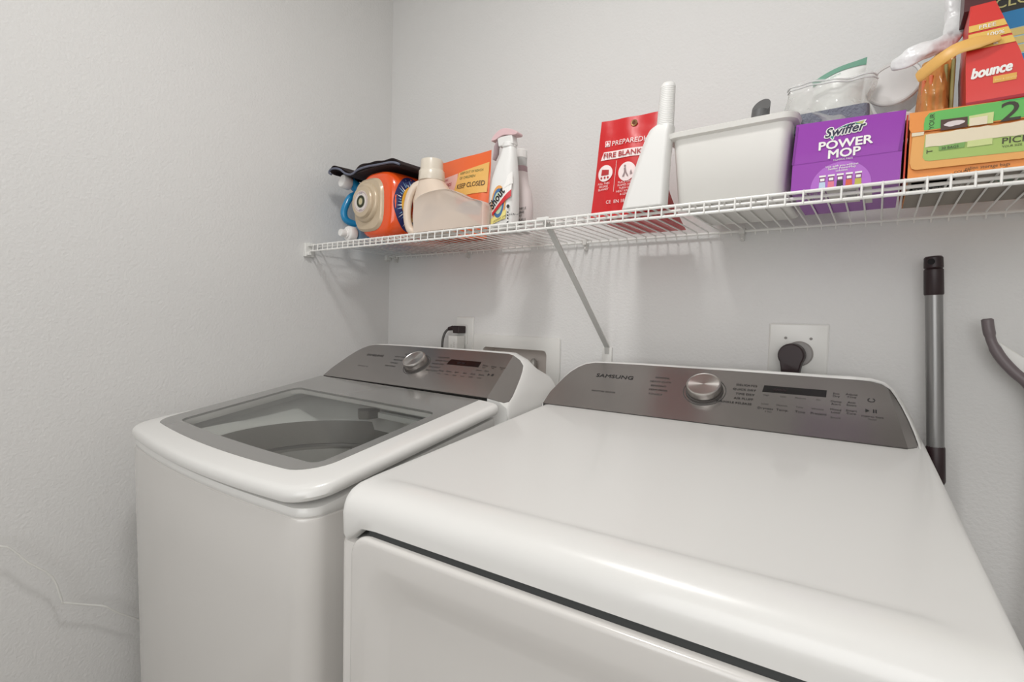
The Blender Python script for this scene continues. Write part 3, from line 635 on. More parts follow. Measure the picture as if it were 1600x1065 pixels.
# dark cloth on top of the jugs
V3 = lambda L: [Vector((x, 0, z)) for x, z in L]
top_ = catmull(V3([(.086, 1.622), (.066, 1.634), (.080, 1.648), (.118, 1.642), (.150, 1.624), (.180, 1.616), (.210, 1.630), (.25, 1.633), (.30, 1.630), (.355, 1.628), (.385, 1.618), (.398, 1.606)]), 5)
bot_ = catmull(V3([(.086, 1.620), (.074, 1.628), (.092, 1.634), (.118, 1.627), (.150, 1.6085), (.185, 1.6045), (.220, 1.608), (.27, 1.611), (.32, 1.610), (.355, 1.608), (.378, 1.602), (.392, 1.598)]), 5)
t = thing('folded_cloth', (.24, -.18, 1.60), 'dark brown cloth with grey-blue border draped over the blue and orange jugs', 'cloth')
b = MB()
def cl(y, k, dz=0.):
    T = [Vector((p.x, y, p.z+dz+.0015*sin(p.x*90+y*40))) for p in top_]; Bt = [Vector((p.x, y, p.z+dz)) for p in bot_]
    if k < 1:
        M_ = [(a+c)/2 for a, c in zip(T, Bt)]; T = [m_+(a-m_)*k for a, m_ in zip(T, M_)]; Bt = [m_+(a-m_)*k for a, m_ in zip(Bt, M_)]
    return T+Bt[::-1]
DARKC = mat('dark_cloth', (38, 26, 26), .9, bump=(400, .5, 2, .001)); BORD = mat('cloth_border', (108, 112, 128), .85, bump=(500, .5, 2, .001))
b.loft([cl(-.296, .35), cl(-.300, .7), cl(-.298, .95), cl(-.27, 1), cl(-.20, 1), cl(-.12, 1, .002), cl(-.06, 1, .002), cl(-.05, .6, .002)])
b.build('cloth_layers', DARKC, t, sharp=80)
b = MB(); b.tube([Vector((p.x, -.3015, p.z*.5+q.z*.5-.002)) for p, q in zip(top_, bot_)][2:-3], .0032, 8); b.build('hem', BORD, t)
# cream bottle
CREAM = mat('cream_plastic', (226, 208, 190), .32, coat=.2)
t = thing('softener_bottle', (.455, -.24, Z0), 'cream plastic bottle with ribbed cap and side grip, standing right of the orange jug', 'bottle')
b = MB(); cx = .468; cy = -.243
bottle(b, cx, cy, [(Z0, .056, .044, .006), (Z0+.004, .060, .048, .006), (Z0+.05, .062, .049, .006), (Z0+.10, .066, .046, .003), (Z0+.125, .052, .040, -.002), (Z0+.145, .041, .036, -.008), (Z0+.154, .034, .032, -.010), (Z0+.158, .033, .032, -.010)], pw=.42)
b.build('bottle_body', CREAM, t)
b = MB(); b.tube(catmull([(.440, -.262, 1.555), (.422, -.272, 1.545), (.407, -.278, 1.515), (.402, -.280, 1.470), (.410, -.276, 1.43), (.43, -.268, 1.418)], 5), .011, 14); b.build('handle', CREAM, t)
b = MB(); b.lathe([(.036, 0), (.0365, .002), (.0355, .026), (.034, .028), (.032, .029), (.031, .054), (.030, .057), (.026, .059), (.024, .057), (.022, .045)], (cx-.010, cy, Z0+.154), seg=48)
b.build('cap', mat('cream_cap', (222, 212, 196), .3, coat=.3), t)
# frosted scoop / soft pouch
t = thing('frosted_container', (.58, -.25, Z0), 'frosted translucent plastic container with pale pink tint, lying in front of the orange pouch', 'container')
FROST = mat('frosted_plastic', (240, 231, 222), .4, trans=.48)
b = MB(); pr_ = catmull([Vector((.456, 0, 1.409)), Vector((.452, 0, 1.46)), Vector((.462, 0, 1.498)), Vector((.50, 0, 1.512)), Vector((.56, 0, 1.5145)), Vector((.60, 0, 1.506)), Vector((.65, 0, 1.483)), Vector((.695, 0, 1.468)), Vector((.698, 0, 1.45)), Vector((.698, 0, 1.4085))], 5)
pr_ = [Vector((1.4797+(p.x-1.4797)*.981, 0, max(Z0, 1.1918+(p.z-1.1918)*.984))) for p in pr_]
def sc(y, k):
    c = Vector((.592, 0, 1.45)); return [Vector((c.x+(p.x-c.x)*k, y, c.z+(p.z-c.z)*k if k < 1 and p.z > 1.413 else p.z)) for p in pr_]
b.loft([sc(-.322, .94), sc(-.3245, .965), sc(-.325, .985), sc(-.3235, 1.0), sc(-.31, 1.0), sc(-.300, 1), sc(-.298, .97)])
b.build('shell', FROST, t, sharp=60)
b = MB(); pm = catmull([Vector((.47, 0, 1.41)), Vector((.49, 0, 1.43)), Vector((.53, 0, 1.440)), Vector((.575, 0, 1.452)), Vector((.62, 0, 1.446)), Vector((.65, 0, 1.427)), Vector((.685, 0, 1.411))], 4)
b.loft([[Vector((p.x+.016, y, max(p.z, Z0+.001))) for p in pm] for y in (-.318, -.303)]); b.build('powder', mat('cream_powder', (232, 216, 200), .8), t)
# orange pouch
POR = mat('orange_pouch_film', (240, 108, 52), .32, coat=.2, bump=(14, .25, 2, .01))
t = thing('detergent_pouch', (.50, -.13, Z0), 'orange stand-up detergent pouch with yellow band, standing behind the cream bottle', 'pouch')
def pouch(b, x0b, x1b, x0t, x1t, zt0, zt1, yb, yt, th, m=0, zb=Z0, nu=14, nv=16):
    def fn(sgn):
        def g(u, v):
            x = (x0b+(x1b-x0b)*u)*(1-v)+(x0t+(x1t-x0t)*u)*v; z = zb+((zt0+(zt1-zt0)*u)-zb)*v
            y = yb+(yt-yb)*v; e = (sin(pi*u)**.5 if 0 < u < 1 else 0)*(1-v**2.2)
            return Vector((x, y+sgn*th*e+(.0015*sin(9*u+7*v)), z))
        return g
    b.grid(fn(-1), nu, nv, m); b.grid(fn(1), nu, nv, m); return fn(-1)
b = MB(); g = pouch(b, .41, .592, .392, .590, 1.646, 1.654, -.160, -.145, .030)
def PF(u, v, d=.0016): p = g(max(0, min(1, u)), max(0, min(1, v))); return (p.x, p.y-d, p.z)
def pq(b, pts, m, d=.0016, n=6):
    (a, b_, c, e) = [Vector((p[0], p[1], 0)) for p in pts]
    b.grid(lambda i, j: PF(*((a.lerp(b_, i)).lerp(e.lerp(c, i), j)).xy, d), n, n, m)
pq(b, ((.02, .56), (.44, .585), (.44, .80), (.02, .775)), 1)
pq(b, ((.38, .50), (.985, .52), (.985, .865), (.46, .80)), 2, .0020)
pq(b, ((.52, .30), (.92, .26), (.94, .42), (.60, .43)), 3, .0020)
disc(b, .075, .055, .0024, 3, PF, cu=.58, cv=.355)
b.text('LAUNDRY', lambda u, v: PF(u, v, .0026), .06, .735, .040, 4, .01, 0); b.text('TIDE PODS', lambda u, v: PF(u, v, .0026), .06, .665, .055, 4, .02, 0); b.text('DETERGENT', lambda u, v: PF(u, v, .0026), .06, .60, .045, 4, .01, 0)
b.text('KEEP OUT OF REACH', lambda u, v: PF(u, v, .0028), .50, .77, .042, 5, .01); b.text('OF CHILDREN', lambda u, v: PF(u, v, .0028), .50, .71, .045, 5, .01)
b.text('KEEP CLOSED', lambda u, v: PF(u, v, .0028), .46, .60, .080, 6, .02); b.text('42', lambda u, v: PF(u, v, .0030), .50, .325, .095, 7, .02); b.text('Detergent', lambda u, v: PF(u, v, .0030), .68, .37, .050, 7, .01)
b.build('pouch_film', [POR, mat('pouch_pink_band', (240, 190, 180), .4), mat('pouch_yellow_band', (236, 186, 104), .4), mat('pouch_purple', (64, 24, 112), .4), mat('pouch_red_ink', (190, 60, 60), .5), mat('pouch_green_ink', (96, 112, 70), .5), mat('pouch_brown_ink', (84, 62, 48), .5), WHITEI], t)
# stain remover trigger bottle
t = thing('trigger_spray_bottle', (.727, -.262, Z0), 'white stain-remover spray bottle with pink trigger head and red diagonal logo', 'spray bottle')
b = MB(); cx, cy = .727, -.262
prof_ = [(Z0, .034, .024), (Z0+.004, .0375, .027), (Z0+.05, .038, .0275), (Z0+.09, .037, .026), (Z0+.12, .034, .024, .002), (Z0+.150, .0275, .020, .006), (Z0+.172, .0215, .016, .010), (Z0+.186, .018, .015, .012), (Z0+.192, .016, .014, .012)]
bottle(b, cx, cy, prof_, pw=.38)
def halfw(z):
    for i in range(len(prof_)-1):
        if prof_[i][0] <= z <= prof_[i+1][0]:
            k = (z-prof_[i][0])/(prof_[i+1][0]-prof_[i][0]); return prof_[i][2]+(prof_[i+1][2]-prof_[i][2])*k
    return .02
def SF(u, v, d=.0012): u += .015; return (cx+u, cy-halfw(Z0+v)*(1-min(1, abs(u)/.042)**4)**.35 - d, Z0+v)
def SP(b, pts, m, d): b.poly([SF(p[0], p[1], d) for p in pts], m)
for rr, m in ((.034, 1), (.028, 2), (.021, 3)): disc(b, rr*.62, rr*1.25, .0006+(.034-rr)*.05, m, SF, cu=-.012, cv=.056, n=24)
def strip(b, p0, p1, p2, p3, m, d, n=6):
    a, c, e, f_ = [Vector((p[0], p[1], 0)) for p in (p0, p1, p2, p3)]
    b.grid(lambda i, j: SF(*((a.lerp(c, i)).lerp(f_.lerp(e, i), j)).xy, d), n, 2, m)
strip(b, (-.028, .030), (.022, .082), (.022, .122), (-.028, .052), 4, .0024); strip(b, (-.028, .026), (.022, .070), (.022, .086), (-.028, .034), 5, .0030)
strip(b, (.006, .090), (.024, .100), (.022, .128), (.012, .118), 4, .0030)
b.text('Shout', lambda u, v: SF(u, v, .0042), -.026, .040, .027, 6, .05, .15, 'LEFT', radians(50), .85)
b.text('LAUNDRY STAIN REMOVER', lambda u, v: SF(u, v, .0036), -.024, .010, .0058, 6, .01, 0, 'LEFT', radians(18)); b.text('TRIPLE ACTING', lambda u, v: SF(u, v, .0036), -.024, .004, .0050, 6, .01, 0, 'LEFT', radians(18))
strip(b, (-.034, .006), (.010, .018), (.012, .040), (-.034, .020), 7, .0007)
disc(b, .0035, .0045, .0014, 6, SF, cu=.016, cv=.046, n=12); disc(b, .0025, .003, .0014, 6, SF, cu=.016, cv=.008, n=12)
for k in range(3): strip(b, (.0145, .016+.007*k), (.0175, .016+.007*k), (.0175, .020+.007*k), (.0145, .020+.007*k), 6, .0014, 2)
bd = b.build('bottle_body', [mat('bottle_white', (232, 231, 228), .3, coat=.3), mat('rainbow_orange', (226, 160, 90), .4), mat('rainbow_blue', (70, 112, 160), .4), mat('rainbow_green', (186, 206, 176), .4), WHITEI, mat('logo_red', (200, 44, 50), .4), INK, mat('label_lemon', (236, 222, 140), .4)], t)
SPW = mat('sprayer_white', (226, 225, 222), .35); PINK = mat('trigger_pink', (218, 186, 188), .35)
b = MB(); b.lathe([(.017, 0), (.0175, .003), (.0165, .014)], (cx+.012, cy, Z0+.190), seg=24)
b.loft([[(x+cx, cy+y, z) for x, y in ((-.014, -.011), (.030, -.012), (.030, .012), (-.014, .011))] for z in (Z0+.196,)]+[[(x+cx, cy+y, z) for x, y in ((-.020, -.010), (.026, -.011), (.026, .011), (-.020, .010))] for z in (Z0+.220,)])
b.build('sprayer_head', SPW, t, bevel=.003)
b = MB(); hl = catmull([Vector((-.036, 0, .213)), Vector((-.030, 0, .224)), Vector((-.010, 0, .236)), Vector((.010, 0, .236)), Vector((.036, 0, .226)), Vector((.042, 0, .219)), Vector((.034, 0, .216)), Vector((.0, 0, .221)), Vector((-.022, 0, .214))], 4)
b.loft([[(cx+p.x, cy+y, Z0+p.z) for p in hl] for y in (-.0125, .0125)]); b.build('sprayer_hood', PINK, t, bevel=.003)
b = MB(); b.tube([(cx-.020, cy, Z0+.214), (cx-.027, cy, Z0+.200), (cx-.028, cy, Z0+.185), (cx-.034, cy, Z0+.170)], [.005, .006, .006, .004], 10, flat=(1, 1.5)); b.build('trigger', mat('trigger_mauve', (168, 148, 150), .4), t)
# second bottle
t = thing('spray_bottle', (.728, -.185, Z0), 'pale pink translucent bottle with white cap and grey print, behind the white spray bottle', 'spray bottle')
b = MB(); cx, cy = .722, -.190
bottle(b, cx, cy, [(Z0, .034, .024), (Z0+.004, .037, .027), (Z0+.07, .037, .027), (Z0+.10, .032, .025), (Z0+.125, .022, .020), (Z0+.150, .019, .018), (Z0+.153, .018, .018)], pw=.42)
FB = lambda u, v: (cx+u, cy-.0285, Z0+v)
for k in range(2):
    b.text('WRINKLE', FB, .004, .052-.028*k, .0085, 1, .02); b.text('RELEASE', FB, .004, .043-.028*k, .0085, 1, .02); b.text('SPRAY', FB, .004, .034-.028*k, .0085, 1, .02)
b.build('bottle_body', [mat('pink_haze_plastic', (222, 210, 208), .35), INKG], t)
b = MB(); b.lathe([(.018, 0), (.0185, .002), (.018, .014)], (cx, cy, Z0+.153), seg=24); b.build('mauve_collar', mat('collar_mauve', (172, 146, 150), .4), t)
b = MB(); b.lathe([(.0165, 0), (.016, .022)], (cx, cy, Z0+.167), seg=24); b.build('grey_collar', mat('collar_grey', (190, 190, 188), .4), t)
b = MB(); b.lathe([(.0165, 0), (.0165, .018), (.014, .021), (.001, .0215)], (cx, cy, Z0+.189), seg=24); b.build('cap', CAPW, t)

# red fire-blanket pouch
REDF = mat('red_pouch_vinyl', (200, 30, 34), .34, coat=.15, bump=(16, .35, 2, .01))
t = thing('fire_blanket_pouch', (1.05, -.22, Z0), 'red fire blanket pouch with brass eyelet and white lettering, standing mid-shelf', 'pouch')
def wedge(u, v, sgn):
    x = (.985+.128*u)*(1-v)+(.993+.130*u)*v; z = Z0+(.196-.004*u)*v
    d = .225*(1-v)**2.6 if sgn > 0 else 0
    bul = (sin(pi*u)**.6 if 0 < u < 1 else 0)*(sin(pi*min(1, max(0, v*1.02)))**.8 if v < .98 else 0)*.007
    y = -.305+.022*v-(bul if sgn < 0 else -bul)+d+.002+(.0012*sin(14*u+5*v))
    return Vector((1.4797+(x-1.4797)*1.0264, -1.2536+(y+1.2536)*1.0264, Z0+(z-Z0)*1.055))
b = MB(); b.grid(lambda u, v: wedge(u, v, -1), 16, 18); b.grid(lambda u, v: wedge(u, v, 1), 16, 18)
for q in (0, 1): b.grid(lambda i, j: wedge(q, j, -1).lerp(wedge(q, j, 1), i), 4, 18)
b.grid(lambda i, j: wedge(j, 0, -1).lerp(wedge(j, 0, 1), i), 6, 16)
def FF(x, z, d=.0012):     # x, z in metres on the front face
    v = (z-Z0)/.195; u = (x-(.985+.008*v))/(.128+.002*v); p = wedge(min(1, max(0, u)), min(1, max(0, v)), -1); return (p.x, p.y-d, p.z)
def fq(b, pts, m, d=.0014, n=8):
    a, c, e, g_ = [Vector((p[0], p[1], 0)) for p in pts]
    b.grid(lambda i, j: FF(*((a.lerp(c, i)).lerp(g_.lerp(e, i), j)).xy, d), n, 3, m)
fq(b, ((1.0005, 1.521), (1.112, 1.521), (1.112, 1.5375), (1.0065, 1.5375)), 1)
b.text('PREPAREDHERO', lambda u, v: FF(u, v, .0022), 1.022, 1.5485, .0142, 1, .01, 0, 'LEFT', 0, 1.02)
b.text('FIRE BLANKET', lambda u, v: FF(u, v, .0030), 1.0065, 1.5245, .0142, 2, .03, 0, 'LEFT', 0, 1.1)
fq(b, ((1.0075, 1.548), (1.0185, 1.548), (1.0185, 1.560), (1.0075, 1.560)), 1); fq(b, ((1.0090, 1.5495), (1.017, 1.5495), (1.017, 1.5585), (1.009, 1.5585)), 0, .002)
b.poly([FF(1.0105, 1.550, .0026), FF(1.0155, 1.550, .0026), FF(1.016, 1.5535, .0026), FF(1.013, 1.558, .0026), FF(1.0102, 1.5535, .0026)], 1)
disc(b, .0165, .0165, .0016, 1, FF, cu=1.0135, cv=1.494, n=28); disc(b, .0185, .0185, .0016, 1, FF, cu=1.0610, cv=1.492, n=28)
fq(b, ((1.005, 1.490), (1.022, 1.490), (1.022, 1.500), (1.006, 1.502)), 3, .0024); [disc(b, .0022, .0022, .0026, 3, FF, cu=x, cv=1.485, n=12) for x in (1.006, 1.014, 1.021)]
disc(b, .0022, .0022, .0026, 4, FF, cu=1.057, cv=1.503, n=12)
for p_ in (((1.055, 1.499), (1.059, 1.500), (1.061, 1.490), (1.056, 1.490)), ((1.056, 1.491), (1.059, 1.491), (1.056, 1.482), (1.052, 1.482)), ((1.058, 1.491), (1.061, 1.491), (1.066, 1.482), (1.063, 1.482)), ((1.069, 1.490), (1.071, 1.494), (1.074, 1.486), (1.069, 1.484))): b.poly([FF(*q, .0026) for q in p_], 4)
fq(b, ((1.0345, 1.455), (1.0352, 1.455), (1.0372, 1.517), (1.0364, 1.517)), 1, .0016, 2)
for k, s_ in enumerate(('PULL TABS', 'RELEASE', 'BLANKET')): b.text(s_, lambda u, v: FF(u, v, .0022), 1.012, 1.4715-.0058*k, .0058, 1, .0, 0, 'CENTER')
for k, s_ in enumerate(('PLACE OVER', 'FLAMES AND', 'TURN OFF', 'HEAT SOURCE', '& LEAVE')): b.text(s_, lambda u, v: FF(u, v, .0022), 1.060, 1.4700-.0058*k, .0058, 1, .0, 0, 'CENTER')
b.text('CE  EN 1869:2019', lambda u, v: FF(u, v, .0022), 1.020, 1.4325, .0092, 1, .01)
fq(b, ((.990, 1.4165), (1.11, 1.4165), (1.11, 1.4175), (.990, 1.4175)), 1, .0015)
b.build('pouch_vinyl', [REDF, mat('pouch_white_ink', (238, 222, 220), .5), mat('pouch_dark_red_ink', (172, 28, 34), .5), mat('icon_red', (176, 40, 44), .5), mat('icon_grey', (150, 130, 130), .5)], t, sharp=60)
b = MB(); c = Vector(FF(1.0665, 1.588, .002)); b.lathe([(.0035, 0), (.004, .0012), (.0062, .0016), (.0072, .0004)], c, (0, -1, 0), 24, caps=False); b.lathe([(.0036, .0), (.0036, .0004)], c, (0, -1, 0), 20, m=1)
b.build('eyelet', [mat('brass', (176, 138, 96), .3, metal=.8), mat('eyelet_hole', (110, 60, 40), .8)], t)

# dustpan-like white holder
t = thing('dustpan', (1.095, -.24, Z0), 'white plastic tapered pan with ribbed handle standing upright against the red pouch', 'dustpan')
WPL = mat('pan_plastic', (230, 229, 226), .4)
b = MB()
def pan_(z, xa, xb, ya, yb): return [(xa, ya+.012, z), (xa+.014, ya, z), (xb-.006, ya-.002, z), (xb, ya+.008, z), (xb, yb, z), (xa+.02, yb, z)]
b.loft([pan_(Z0, 1.056, 1.146, -.324, -.297), pan_(Z0+.03, 1.064, 1.147, -.323, -.297), pan_(Z0+.09, 1.082, 1.148, -.319, -.294), pan_(Z0+.135, 1.096, 1.150, -.315, -.290), pan_(Z0+.150, 1.103, 1.151, -.312, -.288), pan_(Z0+.157, 1.110, 1.149, -.310, -.289)])
b.build('pan_body', WPL, t, bevel=.004)
b = MB(); pr = []
for k in range(26):
    z = Z0+.158+k*.0034; r_ = .0165-.0001*k; pr += [(r_, z-Z0-.158), (r_, z-Z0-.158+.0026), (r_-.0006, z-Z0-.158+.0030)]
pr += [(.0135, .090), (.010, .095), (.001, .0965)]
b.lathe([(p[0], p[1]) for p in pr], (1.134, -.299, Z0+.139), (.03, .02, 1), 28, sx=1., sy=.85); b.build('handle', WPL, t, sharp=60)

# white bin
t = thing('storage_bin', (1.25, -.18, Z0), 'open white plastic bin with flared rim, between the red pouch and the purple box', 'bin')
b = MB()
def bn(z, x0, x1, y0, y1, r): return rrect(x0, x1, y0, y1, r, z, 5)
b.loft([bn(Z0, 1.164, 1.337, -.292, -.075, .014), bn(Z0+.003, 1.161, 1.340, -.296, -.070, .016), bn(Z0+.122, 1.150, 1.348, -.304, -.062, .018), bn(Z0+.124, 1.139, 1.357, -.313, -.052, .022), bn(Z0+.132, 1.137, 1.359, -.315, -.050, .022), bn(Z0+.134, 1.140, 1.356, -.312, -.054, .022), bn(Z0+.133, 1.154, 1.344, -.299, -.066, .016), bn(Z0+.005, 1.165, 1.336, -.291, -.076, .014)])
b.build('bin_body', mat('bin_plastic', (229, 227, 222), .4), t, sharp=50)
b = MB(); ax = Vector((.04, .06, 1)).normalized(); b0 = Vector((1.262, -.150, Z0+.008)); e_ = b0+ax*.225
b.tube([b0, b0+ax*.20], .0155, 24); L = []
for k in range(24):
    a = 2*pi*k/24; x, y = .0168*cos(a), .0168*sin(a); L.append((x, y))
b.loft([[Vector((b0.x+ax.x*q+x, b0.y+ax.y*q+y, b0.z+ax.z*q)) for x, y in L] for q in (.175, .182)]+[[Vector((b0.x+ax.x*.21+x, b0.y+ax.y*.21+y, b0.z+.208+.15*x+1.25*y)) for x, y in L]]+[[Vector((b0.x+ax.x*.21+x*.8, b0.y+ax.y*.21+y*.8, b0.z+.207+.12*x+1.0*y+.0)) for x, y in L]])
b.build('brush_handle', mat('grey_rubber', (98, 98, 98), .45), label='dark grey round handle with slanted end sticking out of the white bin', cat='brush')

# purple box
PURP = mat('purple_carton', (142, 36, 164), .38, coat=.1)
t = thing('mop_refill_box', (1.424, -.2, Z0), 'purple cardboard box with white lettering and five small bottles pictured on the front', 'box')
b = MB(); XA, XB, YA, YBk = 1.3535, 1.4955, -.311, -.105
zt = lambda x: Z0+.1095-.006*(x-XA)/(XB-XA)
b.loft([[(XA, YA, Z0), (XB, YA, Z0), (XB, YBk, Z0), (XA, YBk, Z0)], [(XA+.001, YA, Z0+.045), (XB+.001, YA, Z0+.045), (XB, YBk, Z0+.045), (XA, YBk, Z0+.045)], [(XA+.003, YA+.004, zt(XA)), (XB+.003, YA+.004, zt(XB)), (XB, YBk, zt(XB)), (XA+.001, YBk, zt(XA))]])
def BF(x, z, d=.0006): return (x, YA-d+.004*smooth(Z0+.045, Z0+.11, z), z)
def bq(b, pts, m, d=.0006, F=BF): b.poly([F(p[0], p[1], d) for p in pts], m)
ring = [(1.4215+.040*cos(pi*k/24), 1.4095+.0385*sin(pi*k/24)) for k in range(25)]
bq(b, ring+[(1.3815, 1.4085), (1.4615, 1.4085)][:0], 1, .0007)
bq(b, ((XA, 1.4520), (XB, 1.4520), (XB, 1.4524), (XA, 1.4524)), 2, .0006)
bq(b, ((1.4915, 1.452), (XB+.0006, 1.452), (XB+.003, 1.509), (XB+.0026, 1.509)), 3, .0008); bq(b, ((XA, 1.4525), (XA+.003, 1.4525), (XA+.0065, 1.514), (XA+.003, 1.514)), 3, .0008)
b.text('Swiffer', lambda u, v: BF(u, v, .0010), 1.4225, 1.4905, .0195, 4, .20, .35, 'CENTER', radians(4), .95)
bq(b, ((1.410, 1.4995), (1.425, 1.5055), (1.451, 1.5078), (1.447, 1.4998), (1.43, 1.5015)), 4, .0009); bq(b, ((1.412, 1.500), (1.426, 1.5045), (1.4485, 1.5065), (1.446, 1.502), (1.43, 1.502)), 5, .0012); bq(b, ((1.437, 1.5045), (1.4485, 1.5065), (1.446, 1.502)), 6, .0014)
bq(b, ((1.402, 1.4905), (1.4105, 1.4895), (1.4100, 1.4845), (1.4075, 1.4835)), 4, .0009); bq(b, ((1.4035, 1.4905), (1.4095, 1.4895), (1.4090, 1.4855), (1.4080, 1.4850)), 5, .0012)
b.text('Swiffer', lambda u, v: BF(u, v, .0018), 1.4225, 1.4905, .0195, 7, .035, .35, 'CENTER', radians(4), .95)
b.text('POWER', lambda u, v: BF(u, v, .0010), 1.4245, 1.4700, .0182, 4, .06, 0, 'CENTER', 0, 1.12); b.text('MOP', lambda u, v: BF(u, v, .0010), 1.4240, 1.4550, .0182, 4, .06, 0, 'CENTER', 0, 1.12)
b.text('MOPPING PADS', lambda u, v: BF(u, v, .0010), 1.4235, 1.4500, .0036, 4, .01, 0, 'CENTER')
for k, s_ in enumerate(('Use with you without', 'Swiffer PowerMop', 'solution')): b.text(s_, lambda u, v: BF(u, v, .0012), 1.4225, 1.4405-.0038*k, .0044, 4, .02, 0, 'CENTER', 0, 1.1)
for k in range(5):
    x = 1.3975+.0118*k; cm = (8, 9, 10, 11, 12)[k]
    bq(b, ((x-.0045, 1.4268), (x+.0045, 1.4268), (x+.0045, 1.4295), (x-.0045, 1.4295)), 4, .0012); bq(b, ((x-.004, 1.4190), (x+.004, 1.4190), (x+.004, 1.4268), (x-.004, 1.4268)), 13, .0012)
    bq(b, ((x-.0030, 1.4205), (x+.0030, 1.4205), (x+.0030, 1.4245), (x-.0030, 1.4245)), 4, .0015); bq(b, ((x-.0045, 1.4085), (x+.0045, 1.4085), (x+.004, 1.4190), (x-.004, 1.4190)), cm, .0012)
DF = lambda u, v: (u, v, Z0-.0003)
def dqd(x0, x1, y0, y1, m): b.poly([(x0, y0, Z0-.0003), (x1, y0, Z0-.0003), (x1, y1, Z0-.0003), (x0, y1, Z0-.0003)], m)
dqd(1.402, 1.445, -.30, -.19, 14); dqd(1.452, 1.462, -.30, -.17, 14)
for k in range(9): b.poly([(1.428+.0016*k, -.285, Z0-.0005), (1.4288+.0016*k, -.285, Z0-.0005), (1.4288+.0016*k, -.235, Z0-.0005), (1.428+.0016*k, -.235, Z0-.0005)], 7)
for k in range(3): b.text('PADS REFILL', lambda u, v: (v+.0, u, Z0-.0005), -.29, 1.372+.010*k, .011, 14, .01)
b.build('carton', [PURP, mat('carton_lilac', (174, 96, 196), .4), mat('carton_crease', (120, 28, 142), .5), mat('carton_edge_purple', (120, 30, 140), .5), WHITEI, mat('logo_teal', (30, 130, 120), .4), mat('logo_olive', (176, 180, 96), .4), mat('logo_navy', (28, 26, 62), .4), mat('pic_sky', (188, 208, 228), .5), mat('pic_rose', (222, 120, 140), .5), mat('pic_black', (44, 30, 32), .5), mat('pic_red', (210, 90, 60), .5), mat('pic_lime', (188, 180, 70), .5), mat('pic_plum', (124, 48, 118), .5), mat('carton_panel_white', (216, 212, 206), .6)], t)

# orange box with green panel
ORC = mat('orange_carton', (228, 142, 62), .5)
t = thing('bag_box', (1.60, -.2, Z0), 'orange cardboard box with green panel, torn white strip and large figure 2', 'box')
b = MB(); b.box(1.5045, 1.740, -.307, -.09, Z0, 1.498)
b.build('carton', [ORC], t)
b = MB(); G0 = -.3085
def OFr(x, z, d=.0): return (x, G0-.0022-d, z)
def topz(x): return 1.4985-.004*(x-1.502)/.12
sh1 = [(1.5135, 1.4215), (1.70, 1.4195), (1.74, 1.4190), (1.74, 1.4665), (1.5075, 1.4715), (1.5060, 1.4325), (1.5085, 1.4240)]
sh2 = [(1.5060, 1.4755), (1.74, 1.4705), (1.74, topz(1.74)+.004), (1.5025, 1.5045), (1.5030, 1.482)]
for shp, m in ((sh1, 1), (sh2, 0)): b.prism([OFr(*p) for p in shp], (0, .0022, 0), m)
def oq(pts, m, d): b.poly([OFr(p[0], p[1], d) for p in pts], m)
oq(((1.522, 1.4700), (1.5205, 1.438), (1.523, 1.4335), (1.528, 1.4320), (1.74, 1.4270), (1.74, 1.4655)), 2, .0005)
oq(((1.5200, 1.4765), (1.74, 1.472), (1.74, 1.4985), (1.534, 1.5010), (1.525, 1.5000), (1.5205, 1.494), (1.5195, 1.485)), 3, .0005)
oq(((1.600, 1.4985), (1.74, 1.4955), (1.74, 1.4985), (1.60, 1.5003)), 4, .0007)
# pale torn strip between the flaps
oq([(1.5065, 1.4700), (1.520, 1.4698), (1.5205, 1.4745), (1.5065, 1.4750)], 5, .0010)
tear = [(1.5225, 1.4515)]+[(1.5225+.2175*k/40, 1.4515-.0005*k/40+random.uniform(-.0009, .0009)) for k in range(1, 41)]+[(1.74-.2175*k/40, 1.4680+.002*k/40+random.uniform(-.0008, .0008)) for k in range(41)]
oq(tear, 5, .0012)
oq(((1.5385, 1.4725), (1.5670, 1.4722), (1.5665, 1.4862), (1.5380, 1.4875)), 6, .0014)
oq([(1.5415+.0125*(1+cos(a))*.9+random.uniform(-.001, .001), 1.4798+.0036*sin(a)+random.uniform(-.0008, .0008)) for a in [2*pi*k/18 for k in range(18)]], 7, .0018)
oq(((1.568, 1.4725), (1.593, 1.4722), (1.593, 1.4872), (1.568, 1.4865)), 8, .0014); oq(((1.569, 1.4725), (1.587, 1.4722), (1.587, 1.4832), (1.569, 1.4832)), 5, .0018)
oq(((1.568, 1.4440), (1.5935, 1.4440), (1.5935, 1.4525), (1.568, 1.4525)), 8, .0014)
oq(((1.538, 1.4445), (1.565, 1.4447), (1.566, 1.4520), (1.5375, 1.4510)), 9, .0014); b.text('30 BAGS', lambda u, v: OFr(u, v, .0020), 1.5405, 1.4455, .0050, 10, .0)
b.text('2', lambda u, v: OFr(u, v, .0008), 1.5985, 1.4725, .036, 10, .012, 0, 'LEFT', 0, 1.25); b.text('PICK', lambda u, v: OFr(u, v, .0010), 1.6025, 1.4425, .0115, 10, .012, 0, 'LEFT', 0, 1.15); b.text('YOUR SIZE', lambda u, v: OFr(u, v, .0010), 1.6035, 1.4375, .0040, 10, .0)
b.text('T', lambda u, v: OFr(u, v, .0010), 1.531, 1.4425, .0095, 10, .02, 0, 'LEFT', pi/2); b.text('YOUR', lambda u, v: OFr(u, v, .0010), 1.531, 1.4765, .0080, 10, .01, 0, 'LEFT', pi/2)
b.text('gallon storage bags', lambda u, v: OFr(u, v, -.0013), 1.5675, 1.4135, .0060, 10, .01); b.text('COUNT', lambda u, v: OFr(u, v, -.0013), 1.556, 1.4105, .0050, 10, .01)
